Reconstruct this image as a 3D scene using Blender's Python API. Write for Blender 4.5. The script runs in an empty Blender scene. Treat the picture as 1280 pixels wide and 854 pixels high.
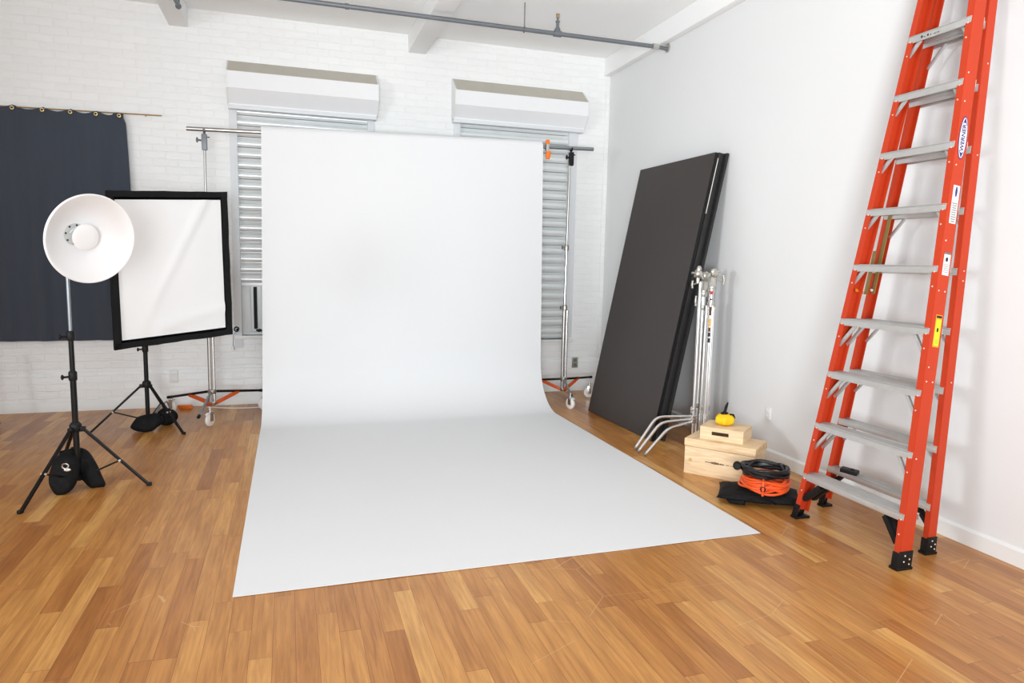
import bpy, bmesh, math, random
from mathutils import Vector, Matrix, noise
random.seed(7)
C = bpy.context.scene.collection
V = Vector

# ------------------------------------------------------------------ camera, world, light, exposure
CAM_H, YAW, PITCH, ROLL, FPX = 1.469, .3143, .1151, .0202, 858.0
cam = bpy.data.cameras.new('camera'); cam.sensor_width = 36.0; cam.lens = FPX/1280*36.0
cam.clip_start = .05; cam.clip_end = 100
co = bpy.data.objects.new('camera', cam); C.objects.link(co)
F = V((math.sin(YAW)*math.cos(PITCH), math.cos(YAW)*math.cos(PITCH), -math.sin(PITCH)))
R0 = V((math.cos(YAW), -math.sin(YAW), 0)); U0 = R0.cross(F)
RX = R0*math.cos(ROLL)+U0*math.sin(ROLL); UP = -R0*math.sin(ROLL)+U0*math.cos(ROLL)
M = Matrix((RX, UP, -F)).transposed().to_4x4(); M.translation = V((0, 0, CAM_H)); co.matrix_world = M
bpy.context.scene.camera = co

w = bpy.data.worlds.new('daylight'); bpy.context.scene.world = w; w.use_nodes = True
bg = w.node_tree.nodes['Background']; bg.inputs[0].default_value = (.885, .95, 1.0, 1); bg.inputs[1].default_value = 2.6

def area(name, loc, target, sx, sy, power, col, spread=180):
    l = bpy.data.lights.new(name, 'AREA'); l.shape = 'RECTANGLE'; l.size = sx; l.size_y = sy; l.energy = power; l.color = col; l.spread = math.radians(spread)
    o = bpy.data.objects.new(name, l); C.objects.link(o); o.location = loc
    o.rotation_euler = (V(target)-V(loc)).to_track_quat('-Z', 'Y').to_euler(); return o
area('window_daylight', (-4.6, 1.3, 1.9), (3.0, 5.0, 1.6), 1.1, 1.2, 112, (.905, .965, 1.0), 110)
area('rear_fill_lamp', (.2, -2.6, 1.9), (3.4, 7.2, 2.0), 2.4, 1.6, 14, (.92, .97, 1.0), 90)  # added fill lamp behind the camera, no window is built there
area('ceiling_bounce_fill', (-.5, -1.5, 1.3), (2.6, 4.6, 3.75), 1.2, 1.2, 235, (.905, .965, 1.0), 110)  # added unseen lamp, aimed up to brighten ceiling and far wall

vs = bpy.context.scene.view_settings
vs.view_transform = 'Standard'; vs.look = 'None'; vs.gamma = 1.0; vs.exposure = -.90; vs.use_curve_mapping = False

D, R, ZC = 7.29, 3.467, 3.75

# ------------------------------------------------------------------ materials
def lin(c): return tuple((v/12.92 if v <= .04045 else ((v+.055)/1.055)**2.4) for v in [x/255 for x in c])+(1,)
def mat(name, rgb, rough=.6, metal=0., var=.06, nscale=8., bump=0., bscale=60., coat=0., spec=.5, sheen=0., stretch=None):
    m = bpy.data.materials.new(name); m.use_nodes = True; nt = m.node_tree; b = nt.nodes['Principled BSDF']
    tc = nt.nodes.new('ShaderNodeTexCoord'); src = tc.outputs['Object']
    if stretch:
        mp = nt.nodes.new('ShaderNodeMapping'); mp.inputs['Scale'].default_value = stretch; nt.links.new(src, mp.inputs[0]); src = mp.outputs[0]
    n = nt.nodes.new('ShaderNodeTexNoise'); n.inputs['Scale'].default_value = nscale; n.inputs['Detail'].default_value = 5
    nt.links.new(src, n.inputs['Vector'])
    mx = nt.nodes.new('ShaderNodeMixRGB'); mx.blend_type = 'MIX'
    c = lin(rgb); mx.inputs[1].default_value = tuple(v*(1-var) for v in c[:3])+(1,); mx.inputs[2].default_value = tuple(min(1, v*(1+var)) for v in c[:3])+(1,)
    nt.links.new(n.outputs['Fac'], mx.inputs[0]); nt.links.new(mx.outputs[0], b.inputs['Base Color'])
    b.inputs['Roughness'].default_value = rough; b.inputs['Metallic'].default_value = metal
    b.inputs['Specular IOR Level'].default_value = spec; b.inputs['Coat Weight'].default_value = coat
    if sheen: b.inputs['Sheen Weight'].default_value = sheen
    if bump:
        n2 = nt.nodes.new('ShaderNodeTexNoise'); n2.inputs['Scale'].default_value = bscale; n2.inputs['Detail'].default_value = 4
        nt.links.new(src, n2.inputs['Vector'])
        bp = nt.nodes.new('ShaderNodeBump'); bp.inputs['Strength'].default_value = bump; bp.inputs['Distance'].default_value = .01
        nt.links.new(n2.outputs['Fac'], bp.inputs['Height']); nt.links.new(bp.outputs[0], b.inputs['Normal'])
    return m

def mat_floor():
    m = bpy.data.materials.new('oak_strip_floor'); m.use_nodes = True; nt = m.node_tree; N = nt.nodes; L = nt.links
    b = N['Principled BSDF']
    tc = N.new('ShaderNodeTexCoord'); sp = N.new('ShaderNodeSeparateXYZ'); L.new(tc.outputs['Object'], sp.inputs[0])
    def mt(op, a, bb=None, c=None):
        n = N.new('ShaderNodeMath'); n.operation = op
        for i, v in enumerate((a, bb, c)):
            if v is None: continue
            if isinstance(v, (int, float)): n.inputs[i].default_value = v
            else: L.new(v, n.inputs[i])
        return n.outputs[0]
    PW = .083
    xs = mt('DIVIDE', sp.outputs[0], PW); row = mt('FLOOR', xs); fx = mt('FRACT', xs)
    wn = N.new('ShaderNodeTexWhiteNoise'); wn.noise_dimensions = '1D'; L.new(row, wn.inputs['W'])
    # strips of differing length in each row
    ln = mt('MULTIPLY_ADD', wn.outputs['Value'], .65, .55)
    ys = mt('DIVIDE', mt('ADD', sp.outputs[1], mt('MULTIPLY', wn.outputs['Value'], 37.7)), ln)
    cell = mt('FLOOR', ys); fy = mt('FRACT', ys)
    cb = N.new('ShaderNodeCombineXYZ'); L.new(row, cb.inputs[0]); L.new(cell, cb.inputs[1])
    w2 = N.new('ShaderNodeTexWhiteNoise'); w2.noise_dimensions = '2D'; L.new(cb.outputs[0], w2.inputs['Vector'])
    # grain coordinates shifted per strip
    sh = N.new('ShaderNodeVectorMath'); sh.operation = 'ADD'
    sc = N.new('ShaderNodeVectorMath'); sc.operation = 'SCALE'; L.new(w2.outputs['Color'], sc.inputs[0]); sc.inputs['Scale'].default_value = 30
    L.new(tc.outputs['Object'], sh.inputs[0]); L.new(sc.outputs[0], sh.inputs[1])
    mp = N.new('ShaderNodeMapping'); mp.inputs['Scale'].default_value = (38, 2.2, 1); L.new(sh.outputs[0], mp.inputs[0])
    g = N.new('ShaderNodeTexNoise'); g.inputs['Scale'].default_value = 1.6; g.inputs['Detail'].default_value = 7; g.inputs['Roughness'].default_value = .62
    g.inputs['Distortion'].default_value = .5; L.new(mp.outputs[0], g.inputs['Vector'])
    mp2 = N.new('ShaderNodeMapping'); mp2.inputs['Scale'].default_value = (9, 1.4, 1); L.new(sh.outputs[0], mp2.inputs[0])
    g2 = N.new('ShaderNodeTexNoise'); g2.inputs['Scale'].default_value = 1.5; g2.inputs['Detail'].default_value = 3; L.new(mp2.outputs[0], g2.inputs['Vector'])
    cr = N.new('ShaderNodeValToRGB'); e = cr.color_ramp.elements
    e[0].position = 0; e[0].color = lin(FLOOR[0]); e[1].position = 1; e[1].color = lin(FLOOR[4])
    for p, c in ((.18, FLOOR[1]), (.5, FLOOR[2]), (.8, FLOOR[3])):
        x = e.new(p); x.color = lin(c)
    L.new(w2.outputs['Value'], cr.inputs[0])
    gr = N.new('ShaderNodeValToRGB'); gr.color_ramp.elements[0].position = .3; gr.color_ramp.elements[0].color = (.62, .53, .45, 1)
    gr.color_ramp.elements[1].position = .62; gr.color_ramp.elements[1].color = (1.06, 1.06, 1.06, 1); L.new(g.outputs['Fac'], gr.inputs[0])
    m1 = N.new('ShaderNodeMixRGB'); m1.blend_type = 'MULTIPLY'; m1.inputs[0].default_value = .75; L.new(cr.outputs[0], m1.inputs[1]); L.new(gr.outputs[0], m1.inputs[2])
    g2r = N.new('ShaderNodeValToRGB'); g2r.color_ramp.elements[0].position = .3; g2r.color_ramp.elements[0].color = (.78, .7, .62, 1)
    g2r.color_ramp.elements[1].position = .65; g2r.color_ramp.elements[1].color = (1.05, 1.05, 1.05, 1); L.new(g2.outputs['Fac'], g2r.inputs[0])
    m2 = N.new('ShaderNodeMixRGB'); m2.blend_type = 'MULTIPLY'; m2.inputs[0].default_value = .8; L.new(m1.outputs[0], m2.inputs[1]); L.new(g2r.outputs[0], m2.inputs[2])
    # thin seams between the strips
    ex = mt('LESS_THAN', mt('ABSOLUTE', mt('SUBTRACT', fx, .5)), .487)
    ey = mt('LESS_THAN', mt('ABSOLUTE', mt('SUBTRACT', fy, .5)), .4985)
    seam = mt('MULTIPLY', ex, ey)
    m3 = N.new('ShaderNodeMixRGB'); m3.blend_type = 'MIX'; L.new(seam, m3.inputs[0])
    dk = N.new('ShaderNodeMixRGB'); dk.blend_type = 'MULTIPLY'; dk.inputs[0].default_value = 1; dk.inputs[2].default_value = (.62, .52, .45, 1); L.new(m2.outputs[0], dk.inputs[1])
    L.new(dk.outputs[0], m3.inputs[1]); L.new(m2.outputs[0], m3.inputs[2])
    # pale scratches
    mp3 = N.new('ShaderNodeMapping'); mp3.inputs['Scale'].default_value = (1.1, 1.6, 1); mp3.inputs['Rotation'].default_value = (0, 0, .9); L.new(tc.outputs['Object'], mp3.inputs[0])
    vz = N.new('ShaderNodeTexVoronoi'); vz.feature = 'DISTANCE_TO_EDGE'; vz.inputs['Scale'].default_value = 1.3; L.new(mp3.outputs[0], vz.inputs['Vector'])
    ns = N.new('ShaderNodeTexNoise'); ns.inputs['Scale'].default_value = 1.8; L.new(tc.outputs['Object'], ns.inputs['Vector'])
    scr = mt('MULTIPLY', mt('LESS_THAN', vz.outputs['Distance'], .0022), mt('GREATER_THAN', ns.outputs['Fac'], .56))
    m4 = N.new('ShaderNodeMixRGB'); m4.inputs[2].default_value = lin((226, 190, 140)); L.new(mt('MULTIPLY', scr, .38), m4.inputs[0]); L.new(m3.outputs[0], m4.inputs[1])
    L.new(m4.outputs[0], b.inputs['Base Color'])
    rn = N.new('ShaderNodeTexNoise'); rn.inputs['Scale'].default_value = 3.; rn.inputs['Detail'].default_value = 4; L.new(tc.outputs['Object'], rn.inputs['Vector'])
    L.new(mt('MULTIPLY_ADD', rn.outputs['Fac'], .16, .24), b.inputs['Roughness'])
    b.inputs['Specular IOR Level'].default_value = .5
    bp = N.new('ShaderNodeBump'); bp.inputs['Strength'].default_value = .25; bp.inputs['Distance'].default_value = .002
    L.new(mt('ADD', mt('MULTIPLY', g.outputs['Fac'], .3), seam), bp.inputs['Height']); L.new(bp.outputs[0], b.inputs['Normal'])
    return m
FLOOR = [(166, 106, 48), (186, 126, 64), (196, 138, 72), (205, 148, 80), (220, 170, 100)]

def mat_brick():
    m = bpy.data.materials.new('painted_white_brick'); m.use_nodes = True; nt = m.node_tree; N = nt.nodes; L = nt.links; b = N['Principled BSDF']
    tc = N.new('ShaderNodeTexCoord'); sp = N.new('ShaderNodeSeparateXYZ'); L.new(tc.outputs['Object'], sp.inputs[0])
    cb = N.new('ShaderNodeCombineXYZ'); L.new(sp.outputs[0], cb.inputs[0]); L.new(sp.outputs[2], cb.inputs[1])
    nz = N.new('ShaderNodeTexNoise'); nz.inputs['Scale'].default_value = 7; nz.inputs['Detail'].default_value = 3; L.new(cb.outputs[0], nz.inputs['Vector'])
    ds = N.new('ShaderNodeVectorMath'); ds.operation = 'SCALE'; ds.inputs['Scale'].default_value = .03; L.new(nz.outputs['Color'], ds.inputs[0])
    ad = N.new('ShaderNodeVectorMath'); ad.operation = 'ADD'; L.new(cb.outputs[0], ad.inputs[0]); L.new(ds.outputs[0], ad.inputs[1])
    br = N.new('ShaderNodeTexBrick'); br.inputs['Scale'].default_value = 1; br.inputs['Brick Width'].default_value = .215; br.inputs['Row Height'].default_value = .068
    br.inputs['Mortar Size'].default_value = .007; br.inputs['Mortar Smooth'].default_value = .7
    br.inputs['Color1'].default_value = lin((246, 246, 245)); br.inputs['Color2'].default_value = lin((243, 243, 242)); br.inputs['Mortar'].default_value = lin((243, 243, 242))
    L.new(ad.outputs[0], br.inputs['Vector']); 
    mp = N.new('ShaderNodeMapping'); mp.inputs['Scale'].default_value = (6, 1, 26); L.new(tc.outputs['Object'], mp.inputs[0])
    n2 = N.new('ShaderNodeTexNoise'); n2.inputs['Scale'].default_value = 1.3; n2.inputs['Detail'].default_value = 6; n2.inputs['Roughness'].default_value = .6; L.new(mp.outputs[0], n2.inputs['Vector'])
    st = N.new('ShaderNodeValToRGB'); st.color_ramp.elements[0].position = .24; st.color_ramp.elements[0].color = (.93, .927, .92, 1); st.color_ramp.elements[1].position = .4; st.color_ramp.elements[1].color = (1, 1, 1, 1)
    L.new(n2.outputs['Fac'], st.inputs[0])
    mx = N.new('ShaderNodeMixRGB'); mx.blend_type = 'MULTIPLY'; mx.inputs[0].default_value = .8; L.new(br.outputs['Color'], mx.inputs[1]); L.new(st.outputs[0], mx.inputs[2]); L.new(mx.outputs[0], b.inputs['Base Color'])
    b.inputs['Roughness'].default_value = .42
    inv = N.new('ShaderNodeMath'); inv.operation = 'MULTIPLY_ADD'; inv.inputs[1].default_value = -1; inv.inputs[2].default_value = 1; L.new(br.outputs['Fac'], inv.inputs[0])
    h = N.new('ShaderNodeMath'); h.operation = 'MULTIPLY_ADD'; h.inputs[1].default_value = 3.0; L.new(n2.outputs['Fac'], h.inputs[0]); L.new(inv.outputs[0], h.inputs[2])
    bp = N.new('ShaderNodeBump'); bp.inputs['Strength'].default_value = .5; bp.inputs['Distance'].default_value = .004; L.new(h.outputs[0], bp.inputs['Height']); L.new(bp.outputs[0], b.inputs['Normal'])
    return m

def mat_wood(name, c1, c2, rough=.55):
    m = bpy.data.materials.new(name); m.use_nodes = True; nt = m.node_tree; N = nt.nodes; L = nt.links; b = N['Principled BSDF']
    tc = N.new('ShaderNodeTexCoord'); mp = N.new('ShaderNodeMapping'); mp.inputs['Scale'].default_value = (3, 3, 26); L.new(tc.outputs['Object'], mp.inputs[0])
    n = N.new('ShaderNodeTexNoise'); n.inputs['Scale'].default_value = 2.2; n.inputs['Detail'].default_value = 6; n.inputs['Distortion'].default_value = .6; L.new(mp.outputs[0], n.inputs['Vector'])
    cr = N.new('ShaderNodeValToRGB'); cr.color_ramp.elements[0].position = .3; cr.color_ramp.elements[0].color = lin(c1); cr.color_ramp.elements[1].position = .65; cr.color_ramp.elements[1].color = lin(c2)
    L.new(n.outputs['Fac'], cr.inputs[0]); L.new(cr.outputs[0], b.inputs['Base Color']); b.inputs['Roughness'].default_value = rough
    return m

M_ = dict(
    floor=mat_floor(), brick=mat_brick(),
    wall=mat('white_wall_paint', (229, 229, 229), .6, var=.012, nscale=2, bump=.04, bscale=90),
    ceil=mat('white_ceiling_paint', (250, 250, 249), .7, var=.015, nscale=1.5, bump=.05, bscale=30),
    trim=mat('white_trim_paint', (235, 235, 233), .4, var=.02, nscale=6, bump=.03),
    paper=mat('seamless_paper', (229, 230, 231), .75, var=.006, nscale=1.2, bump=.015, bscale=6),
    hood=mat('hood_enamel', (240, 240, 241), .4, var=.015), hood_shade=mat('shaded_hood_top', (196, 190, 178), .8, var=.08, nscale=10),
    galv=mat('galvanised_steel', (240, 243, 243), .36, .28, var=.04, nscale=9),
    galvd=mat('groove_steel', (120, 126, 126), .5, .7, var=.15, nscale=5, stretch=(1, 1, 14)),
    rail=mat('white_painted_steel', (226, 228, 230), .4, var=.02),
    curtain=mat('charcoal_navy_cloth', (56, 63, 75), .85, var=.12, nscale=3, bump=.15, bscale=200, sheen=.3, stretch=(6, 6, .5)),
    brass=mat('brass', (190, 165, 115), .35, 1.0, var=.08),
    chrome=mat('chromed_steel', (232, 232, 232), .24, 1.0, var=.05), steel=mat('brushed_aluminium_tube', (188, 186, 182), .32, 1.0, var=.06),
    alum=mat('worn_aluminium', (205, 205, 203), .42, .65, var=.10, nscale=22, bump=.12, bscale=50),
    cast=mat('cast_silver_metal', (200, 198, 190), .3, .95, var=.1, nscale=30),
    black=mat('black_painted_metal', (12, 12, 13), .38, var=.2, spec=.3), plastic=mat('black_plastic', (15, 15, 16), .5, var=.2, bump=.1, spec=.3),
    blackcloth=mat('black_nylon', (14, 14, 15), .75, var=.25, nscale=12, bump=.3, bscale=60, spec=.25), 
    flat=mat('black_painted_board', (57, 51, 49), .62, var=.07, nscale=2.2, bump=.04, bscale=120), flatedge=mat('black_board_edge', (30, 29, 29), .7, var=.15, nscale=20),
    diff=mat('white_diffusion_cloth', (240, 240, 240), .8, var=.01, nscale=4),
    dish=mat('white_dish_enamel', (246, 245, 245), .38, var=.006), grey=mat('grey_flash_head', (205, 206, 204), .5, 0.), 
    glass=mat('flash_tube', (215, 220, 218), .12, var=.2, nscale=60), grip=mat('steel_grey_pipe', (118, 123, 128), .45, .4, var=.1),
    orange=mat('orange_fibreglass', (192, 60, 27), .5, var=.07, nscale=16, spec=.3, stretch=(1, 1, .25)), orangeclip=mat('orange_plastic', (250, 120, 20), .45, var=.05),
    rust=mat('orange_painted_brace', (214, 88, 30), .45, var=.08), cordo=mat('orange_cable', (236, 88, 30), .45, var=.08, nscale=60), cordb=mat('black_rubber_cable', (20, 21, 23), .36, var=.25, nscale=60),
    pine=mat_wood('pale_pine', (222, 190, 148), (240, 214, 176)), pine2=mat_wood('pale_plywood', (218, 184, 140), (238, 210, 168)), slot=mat('dark_slot', (70, 62, 50), .8), burn=mat('burnt_mark', (96, 66, 44), .8),
    knot=mat('pine_knot', (205, 165, 105), .7), yellow=mat('yellow_cloth', (250, 200, 10), .6, var=.07, nscale=14, bump=.25, bscale=40),
    olive=mat('olive_metal', (142, 122, 70), .45, .3, var=.12, nscale=30), sticker=mat('white_sticker', (232, 226, 224), .5, var=.02), blue=mat('dark_blue_print', (32, 44, 120), .5),
    ink=mat('black_ink', (30, 28, 30), .6), red=mat('red_print', (190, 40, 40), .5), yel=mat('yellow_sticker', (226, 218, 30), .5, var=.03), gold=mat('gold_print', (214, 170, 84), .5), lime=mat('yellow_green_print', (190, 205, 40), .5),
    rivet=mat('rivet_metal', (225, 215, 205), .35, .5), white=mat('white_plastic', (236, 235, 231), .45), tie=mat('amber_tie', (245, 160, 40), .5),
    dark=mat('gap_shadow_dark', (24, 23, 23), .8), glasspane=mat('frosted_white_glass', (225, 226, 224), .3, var=.02), cordw=mat('white_cable', (235, 230, 226), .5),
    clothgrey=mat('grey_pipe', (150, 156, 160), .35, .7))

# ------------------------------------------------------------------ mesh helpers
class MB:
    def __init__(s): s.bm = bmesh.new()
    def poly(s, vs, fs, smooth=False):
        b = [s.bm.verts.new(v) for v in vs]
        for f in fs:
            try: x = s.bm.faces.new([b[i] for i in f]); x.smooth = smooth
            except ValueError: pass
        return s
    def obox(s, o, u, v, w, bev=0.):      # corner o and three edge vectors
        o, u, v, w = V(o), V(u), V(v), V(w)
        if u.cross(v).dot(w) < 0: o = o+u; u = -u
        t = bmesh.new()
        p = [o, o+u, o+u+v, o+v, o+w, o+u+w, o+u+v+w, o+v+w]; b = [t.verts.new(q) for q in p]
        for f in ((3, 2, 1, 0), (4, 5, 6, 7), (0, 1, 5, 4), (1, 2, 6, 5), (2, 3, 7, 6), (3, 0, 4, 7)): t.faces.new([b[i] for i in f])
        if bev: bmesh.ops.bevel(t, geom=t.edges[:], offset=bev, segments=2, profile=.6, affect='EDGES', clamp_overlap=True)
        s.merge(t); return s
    def merge(s, t):
        me = bpy.data.meshes.new('t'); t.to_mesh(me); t.free(); s.bm.from_mesh(me); bpy.data.meshes.remove(me)
    def box(s, a, b, bev=0.):
        a, b = V(a), V(b); return s.obox(a, (b.x-a.x, 0, 0), (0, b.y-a.y, 0), (0, 0, b.z-a.z), bev)
    def path(s, pts, r, n=12, closed=False, cap=True):
        pts = [V(p) for p in pts]; k = len(pts); rs = r if isinstance(r, (list, tuple)) else [r]*k
        rings = []; prev = None
        for i, p in enumerate(pts):
            if closed: d = (pts[(i+1) % k]-pts[i-1])
            else: d = pts[min(i+1, k-1)]-pts[max(i-1, 0)]
            d = d.normalized() if d.length > 1e-9 else V((0, 0, 1))
            if prev is None: a = d.orthogonal().normalized()
            else: a = (prev-d*prev.dot(d)); a = a.normalized() if a.length > 1e-6 else d.orthogonal().normalized()
            prev = a; b = d.cross(a)
            rings.append([s.bm.verts.new(p+(a*math.cos(2*math.pi*j/n)+b*math.sin(2*math.pi*j/n))*rs[i]) for j in range(n)])
        for i in range(k if closed else k-1):
            A, B = rings[i], rings[(i+1) % k]
            for j in range(n):
                f = s.bm.faces.new((A[j], A[(j+1) % n], B[(j+1) % n], B[j])); f.smooth = True
        if cap and not closed:
            s.bm.faces.new(rings[0][::-1]); s.bm.faces.new(rings[-1])
        return s
    def tube(s, a, b, r, n=14): return s.path([a, b], r, n)
    def lathe(s, prof, loc, axis=(0, 0, 1), n=40, closed=True):   # prof: (radius, height)
        ax = V(axis).normalized(); a = ax.orthogonal().normalized(); b = ax.cross(a); loc = V(loc)
        rings = []
        for r, h in prof:
            if r < 1e-6: rings.append([s.bm.verts.new(loc+ax*h)])
            else: rings.append([s.bm.verts.new(loc+ax*h+(a*math.cos(2*math.pi*j/n)+b*math.sin(2*math.pi*j/n))*r) for j in range(n)])
        for i in range(len(rings)-1):
            A, B = rings[i], rings[i+1]
            for j in range(n):
                q = [A[j % len(A)], A[(j+1) % len(A)], B[(j+1) % len(B)], B[j % len(B)]]
                u = []
                for x in q:
                    if x not in u: u.append(x)
                if len(u) > 2:
                    try: f = s.bm.faces.new(u); f.smooth = True
                    except ValueError: pass
        return s
    def ball(s, c, r, sx=1, sy=1, sz=1, rot=None, seg=16):
        t = bmesh.new(); bmesh.ops.create_uvsphere(t, u_segments=seg, v_segments=seg//2+2, radius=r)
        for v in t.verts:
            q = V((v.co.x*sx, v.co.y*sy, v.co.z*sz))
            if rot: q = rot @ q
            v.co = q+V(c)
        for f in t.faces: f.smooth = True
        s.merge(t); return s
    def prism(s, prof, a, b, du, dv):     # 2-D closed profile in (du,dv), swept from a to b
        a, b, du, dv = V(a), V(b), V(du), V(dv); n = len(prof)
        A = [s.bm.verts.new(a+du*p[0]+dv*p[1]) for p in prof]; B = [s.bm.verts.new(b+du*p[0]+dv*p[1]) for p in prof]
        for j in range(n): s.bm.faces.new((A[j], A[(j+1) % n], B[(j+1) % n], B[j]))
        s.bm.faces.new(A[::-1]); s.bm.faces.new(B)
        return s
    def build(s, name, m, parent=None, loc=None, recalc=True, sub=0, sharp=35, solid=0):
        bm = s.bm
        if recalc: bmesh.ops.recalc_face_normals(bm, faces=bm.faces[:])
        base = root_loc(parent) if parent else V(loc) if loc is not None else V((0, 0, 0))
        bmesh.ops.translate(bm, verts=bm.verts[:], vec=-base)
        me = bpy.data.meshes.new(name); bm.to_mesh(me); bm.free()
        me.materials.append(m)
        o = bpy.data.objects.new(name, me); C.objects.link(o)
        if parent: o.parent = parent
        else: o.location = base
        try: me.set_sharp_from_angle(angle=math.radians(sharp))
        except Exception: pass
        if solid:
            x = o.modifiers.new('thickness', 'SOLIDIFY'); x.thickness = solid; x.offset = 0
            x = o.modifiers.new('crisp_rim', 'EDGE_SPLIT'); x.split_angle = math.radians(50 if sharp >= 50 else sharp)
        if sub:
            x = o.modifiers.new('smooth', 'SUBSURF'); x.levels = sub; x.render_levels = sub
        return o
def root_loc(o):
    v = V((0, 0, 0))
    while o: v += o.location; o = o.parent
    return v
def tag(o, label, cat, group=None, kind=None):
    o['label'] = label; o['category'] = cat
    if group: o['group'] = group
    if kind: o['kind'] = kind
    return o
def thing(name, loc, label, cat, group=None):
    o = bpy.data.objects.new(name, None); C.objects.link(o); o.location = loc; o.empty_display_size = .1
    return tag(o, label, cat, group)
def struct(o, label=None):
    o['kind'] = 'structure'
    if label: o['label'] = label
    return o
def lerp(a, b, t): return V(a)+(V(b)-V(a))*t
def arc(c, r, a0, a1, n, u, v):
    c, u, v = V(c), V(u), V(v); return [c+u*(r*math.cos(a0+(a1-a0)*i/n))+v*(r*math.sin(a0+(a1-a0)*i/n)) for i in range(n+1)]

# ------------------------------------------------------------------ the room
struct(MB().box((-5.0, -4, -.1), (R+.15, D+.3, 0)).build('floor', M_['floor']), 'oak strip floor')
struct(MB().box((-5.0, -4, ZC), (R+.15, D+.3, ZC+.1)).build('ceiling', M_['ceil']), 'white painted ceiling')
def grid_wall(xs, zs, holes, y0, y1):
    mb = MB()
    for i in range(len(xs)-1):
        for k in range(len(zs)-1):
            cx, cz = (xs[i]+xs[i+1])/2, (zs[k]+zs[k+1])/2
            if any(h[0] < cx < h[1] and h[2] < cz < h[3] for h in holes): continue
            mb.box((xs[i], y0, zs[k]), (xs[i+1], y1, zs[k+1]))
    return mb
HL = (-.47, .80, .69, 2.98); HR = (1.70, 3.03, .60, 3.0)
def solidwall(holes, x0, x1, z0, z1, y0, y1):
    xs = sorted({x0, x1, *[h[0] for h in holes], *[h[1] for h in holes]}); zs = sorted({z0, z1, *[h[2] for h in holes], *[h[3] for h in holes]})
    mb = grid_wall(xs, zs, holes, y0, y1)
    bmesh.ops.remove_doubles(mb.bm, verts=mb.bm.verts[:], dist=1e-4)
    # drop the internal faces shared by neighbouring blocks
    seen = {}
    for f in mb.bm.faces: seen.setdefault(tuple(sorted(v.index for v in f.verts)), []).append(f)
    return mb
wb = solidwall([HL, HR], -5.0, R+.15, 0, ZC, D, D+.25)
bmesh.ops.remove_doubles(wb.bm, verts=wb.bm.verts[:], dist=1e-4)
wb.bm.verts.index_update()
seen = {}
for f in wb.bm.faces: seen.setdefault(tuple(sorted(v.index for v in f.verts)), []).append(f)
dead = [f for fs in seen.values() if len(fs) > 1 for f in fs]
bmesh.ops.delete(wb.bm, geom=dead, context='FACES_ONLY')
struct(wb.build('wall_back', M_['brick']), 'white painted brick wall')
struct(MB().box((R, -4, 0), (R+.15, D, ZC)).build('wall_right', M_['wall']), 'smooth white wall')
# left wall with the window opening the daylight comes through
wl = MB()
for a, b in (((-5.1, -4, 0), (-5, D, .8)), ((-5.1, -4, 2.7), (-5, D, ZC)), ((-5.1, -4, .8), (-5, .9, 2.7)), ((-5.1, 3.1, .8), (-5, D, 2.7))): wl.box(a, b)
struct(wl.build('wall_left', M_['wall']))
# beams and mouldings
struct(MB().box((-1.02, -4, 3.575), (-.86, D, ZC), .006).build('trim_1', M_['ceil']), 'white ceiling beam at left')
struct(MB().box((1.19, -4, 3.575), (1.37, D, ZC), .006).build('trim_2', M_['ceil']), 'white ceiling beam above the backdrop')
struct(MB().box((R-.075, -4, 3.56), (R, D, ZC), .006).build('trim_3', M_['ceil']), 'white soffit along the right wall')
struct(MB().prism([(0, 0), (.022, 0), (.022, .335), (.012, .362), (0, .37)], (-5.0, D, 0), (R, D, 0), (0, -1, 0), (0, 0, 1)).build('trim_4', M_['brick']), 'painted brick ledge low on the back wall')
struct(MB().prism([(0, 0), (.012, 0), (.012, .082), (.004, .095), (0, .095)], (-5.0, D-.022, 0), (R, D-.022, 0), (0, -1, 0), (0, 0, 1)).build('baseboard_back', M_['trim']))
struct(MB().prism([(0, 0), (.016, 0), (.016, .080), (.006, .092), (0, .094)], (R, -4, 0), (R, D-.034, 0), (-1, 0, 0), (0, 0, 1)).build('baseboard_right', M_['trim']))
# shallow sunk panel above the right shutter, corner bead
struct(MB().box((R-.05, D-.012, 0.38), (R, D, 3.56), .004).build('trim_5', M_['brick']))

# window behind the left shutter (seen below its last slat)
wf = struct(MB().box((-.47, D+.12, .69), (.80, D+.14, 1.25)).build('window_1', M_['glasspane']), 'white window below the half open shutter')
f = MB()
f.box((-.47, D+.06, .69), (-.385, D+.12, 1.25), .004).box((-.385, D+.06, .69), (.80, D+.12, .715), .004).box((-.385, D+.07, .69), (-.375, D+.13, 1.25)).box((-.275, D+.05, .715), (-.20, D+.12, 1.25), .004)
f.build('window_frame', M_['trim'], wf)
MB().box((-.345, D+.04, .75), (-.315, D+.12, 1.17), .004).build('gap_shadow_strip', M_['dark'], wf)  # solid dark strip painted in for the shadow in the gap
h = MB().path([(-.325, D+.04, .735), (-.29, D+.03, .74), (-.27, D+.03, .73)], .010, 8); h.ball((-.30, D+.03, .735), .016); h.build('latch', M_['plastic'], wf)
ws = struct(MB().box((-.53, D-.03, .655), (.86, D+.06, .69), .006).build('window_sill', M_['trim'], wf))
wg = struct(MB().box((1.70, D+.12, .60), (3.03, D+.14, 1.0)).build('window_2', M_['glasspane']), 'white window behind the closed shutter')
struct(MB().box((1.66, D-.025, .565), (3.10, D+.06, .60), .006).build('window_sill', M_['trim'], wg))

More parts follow.
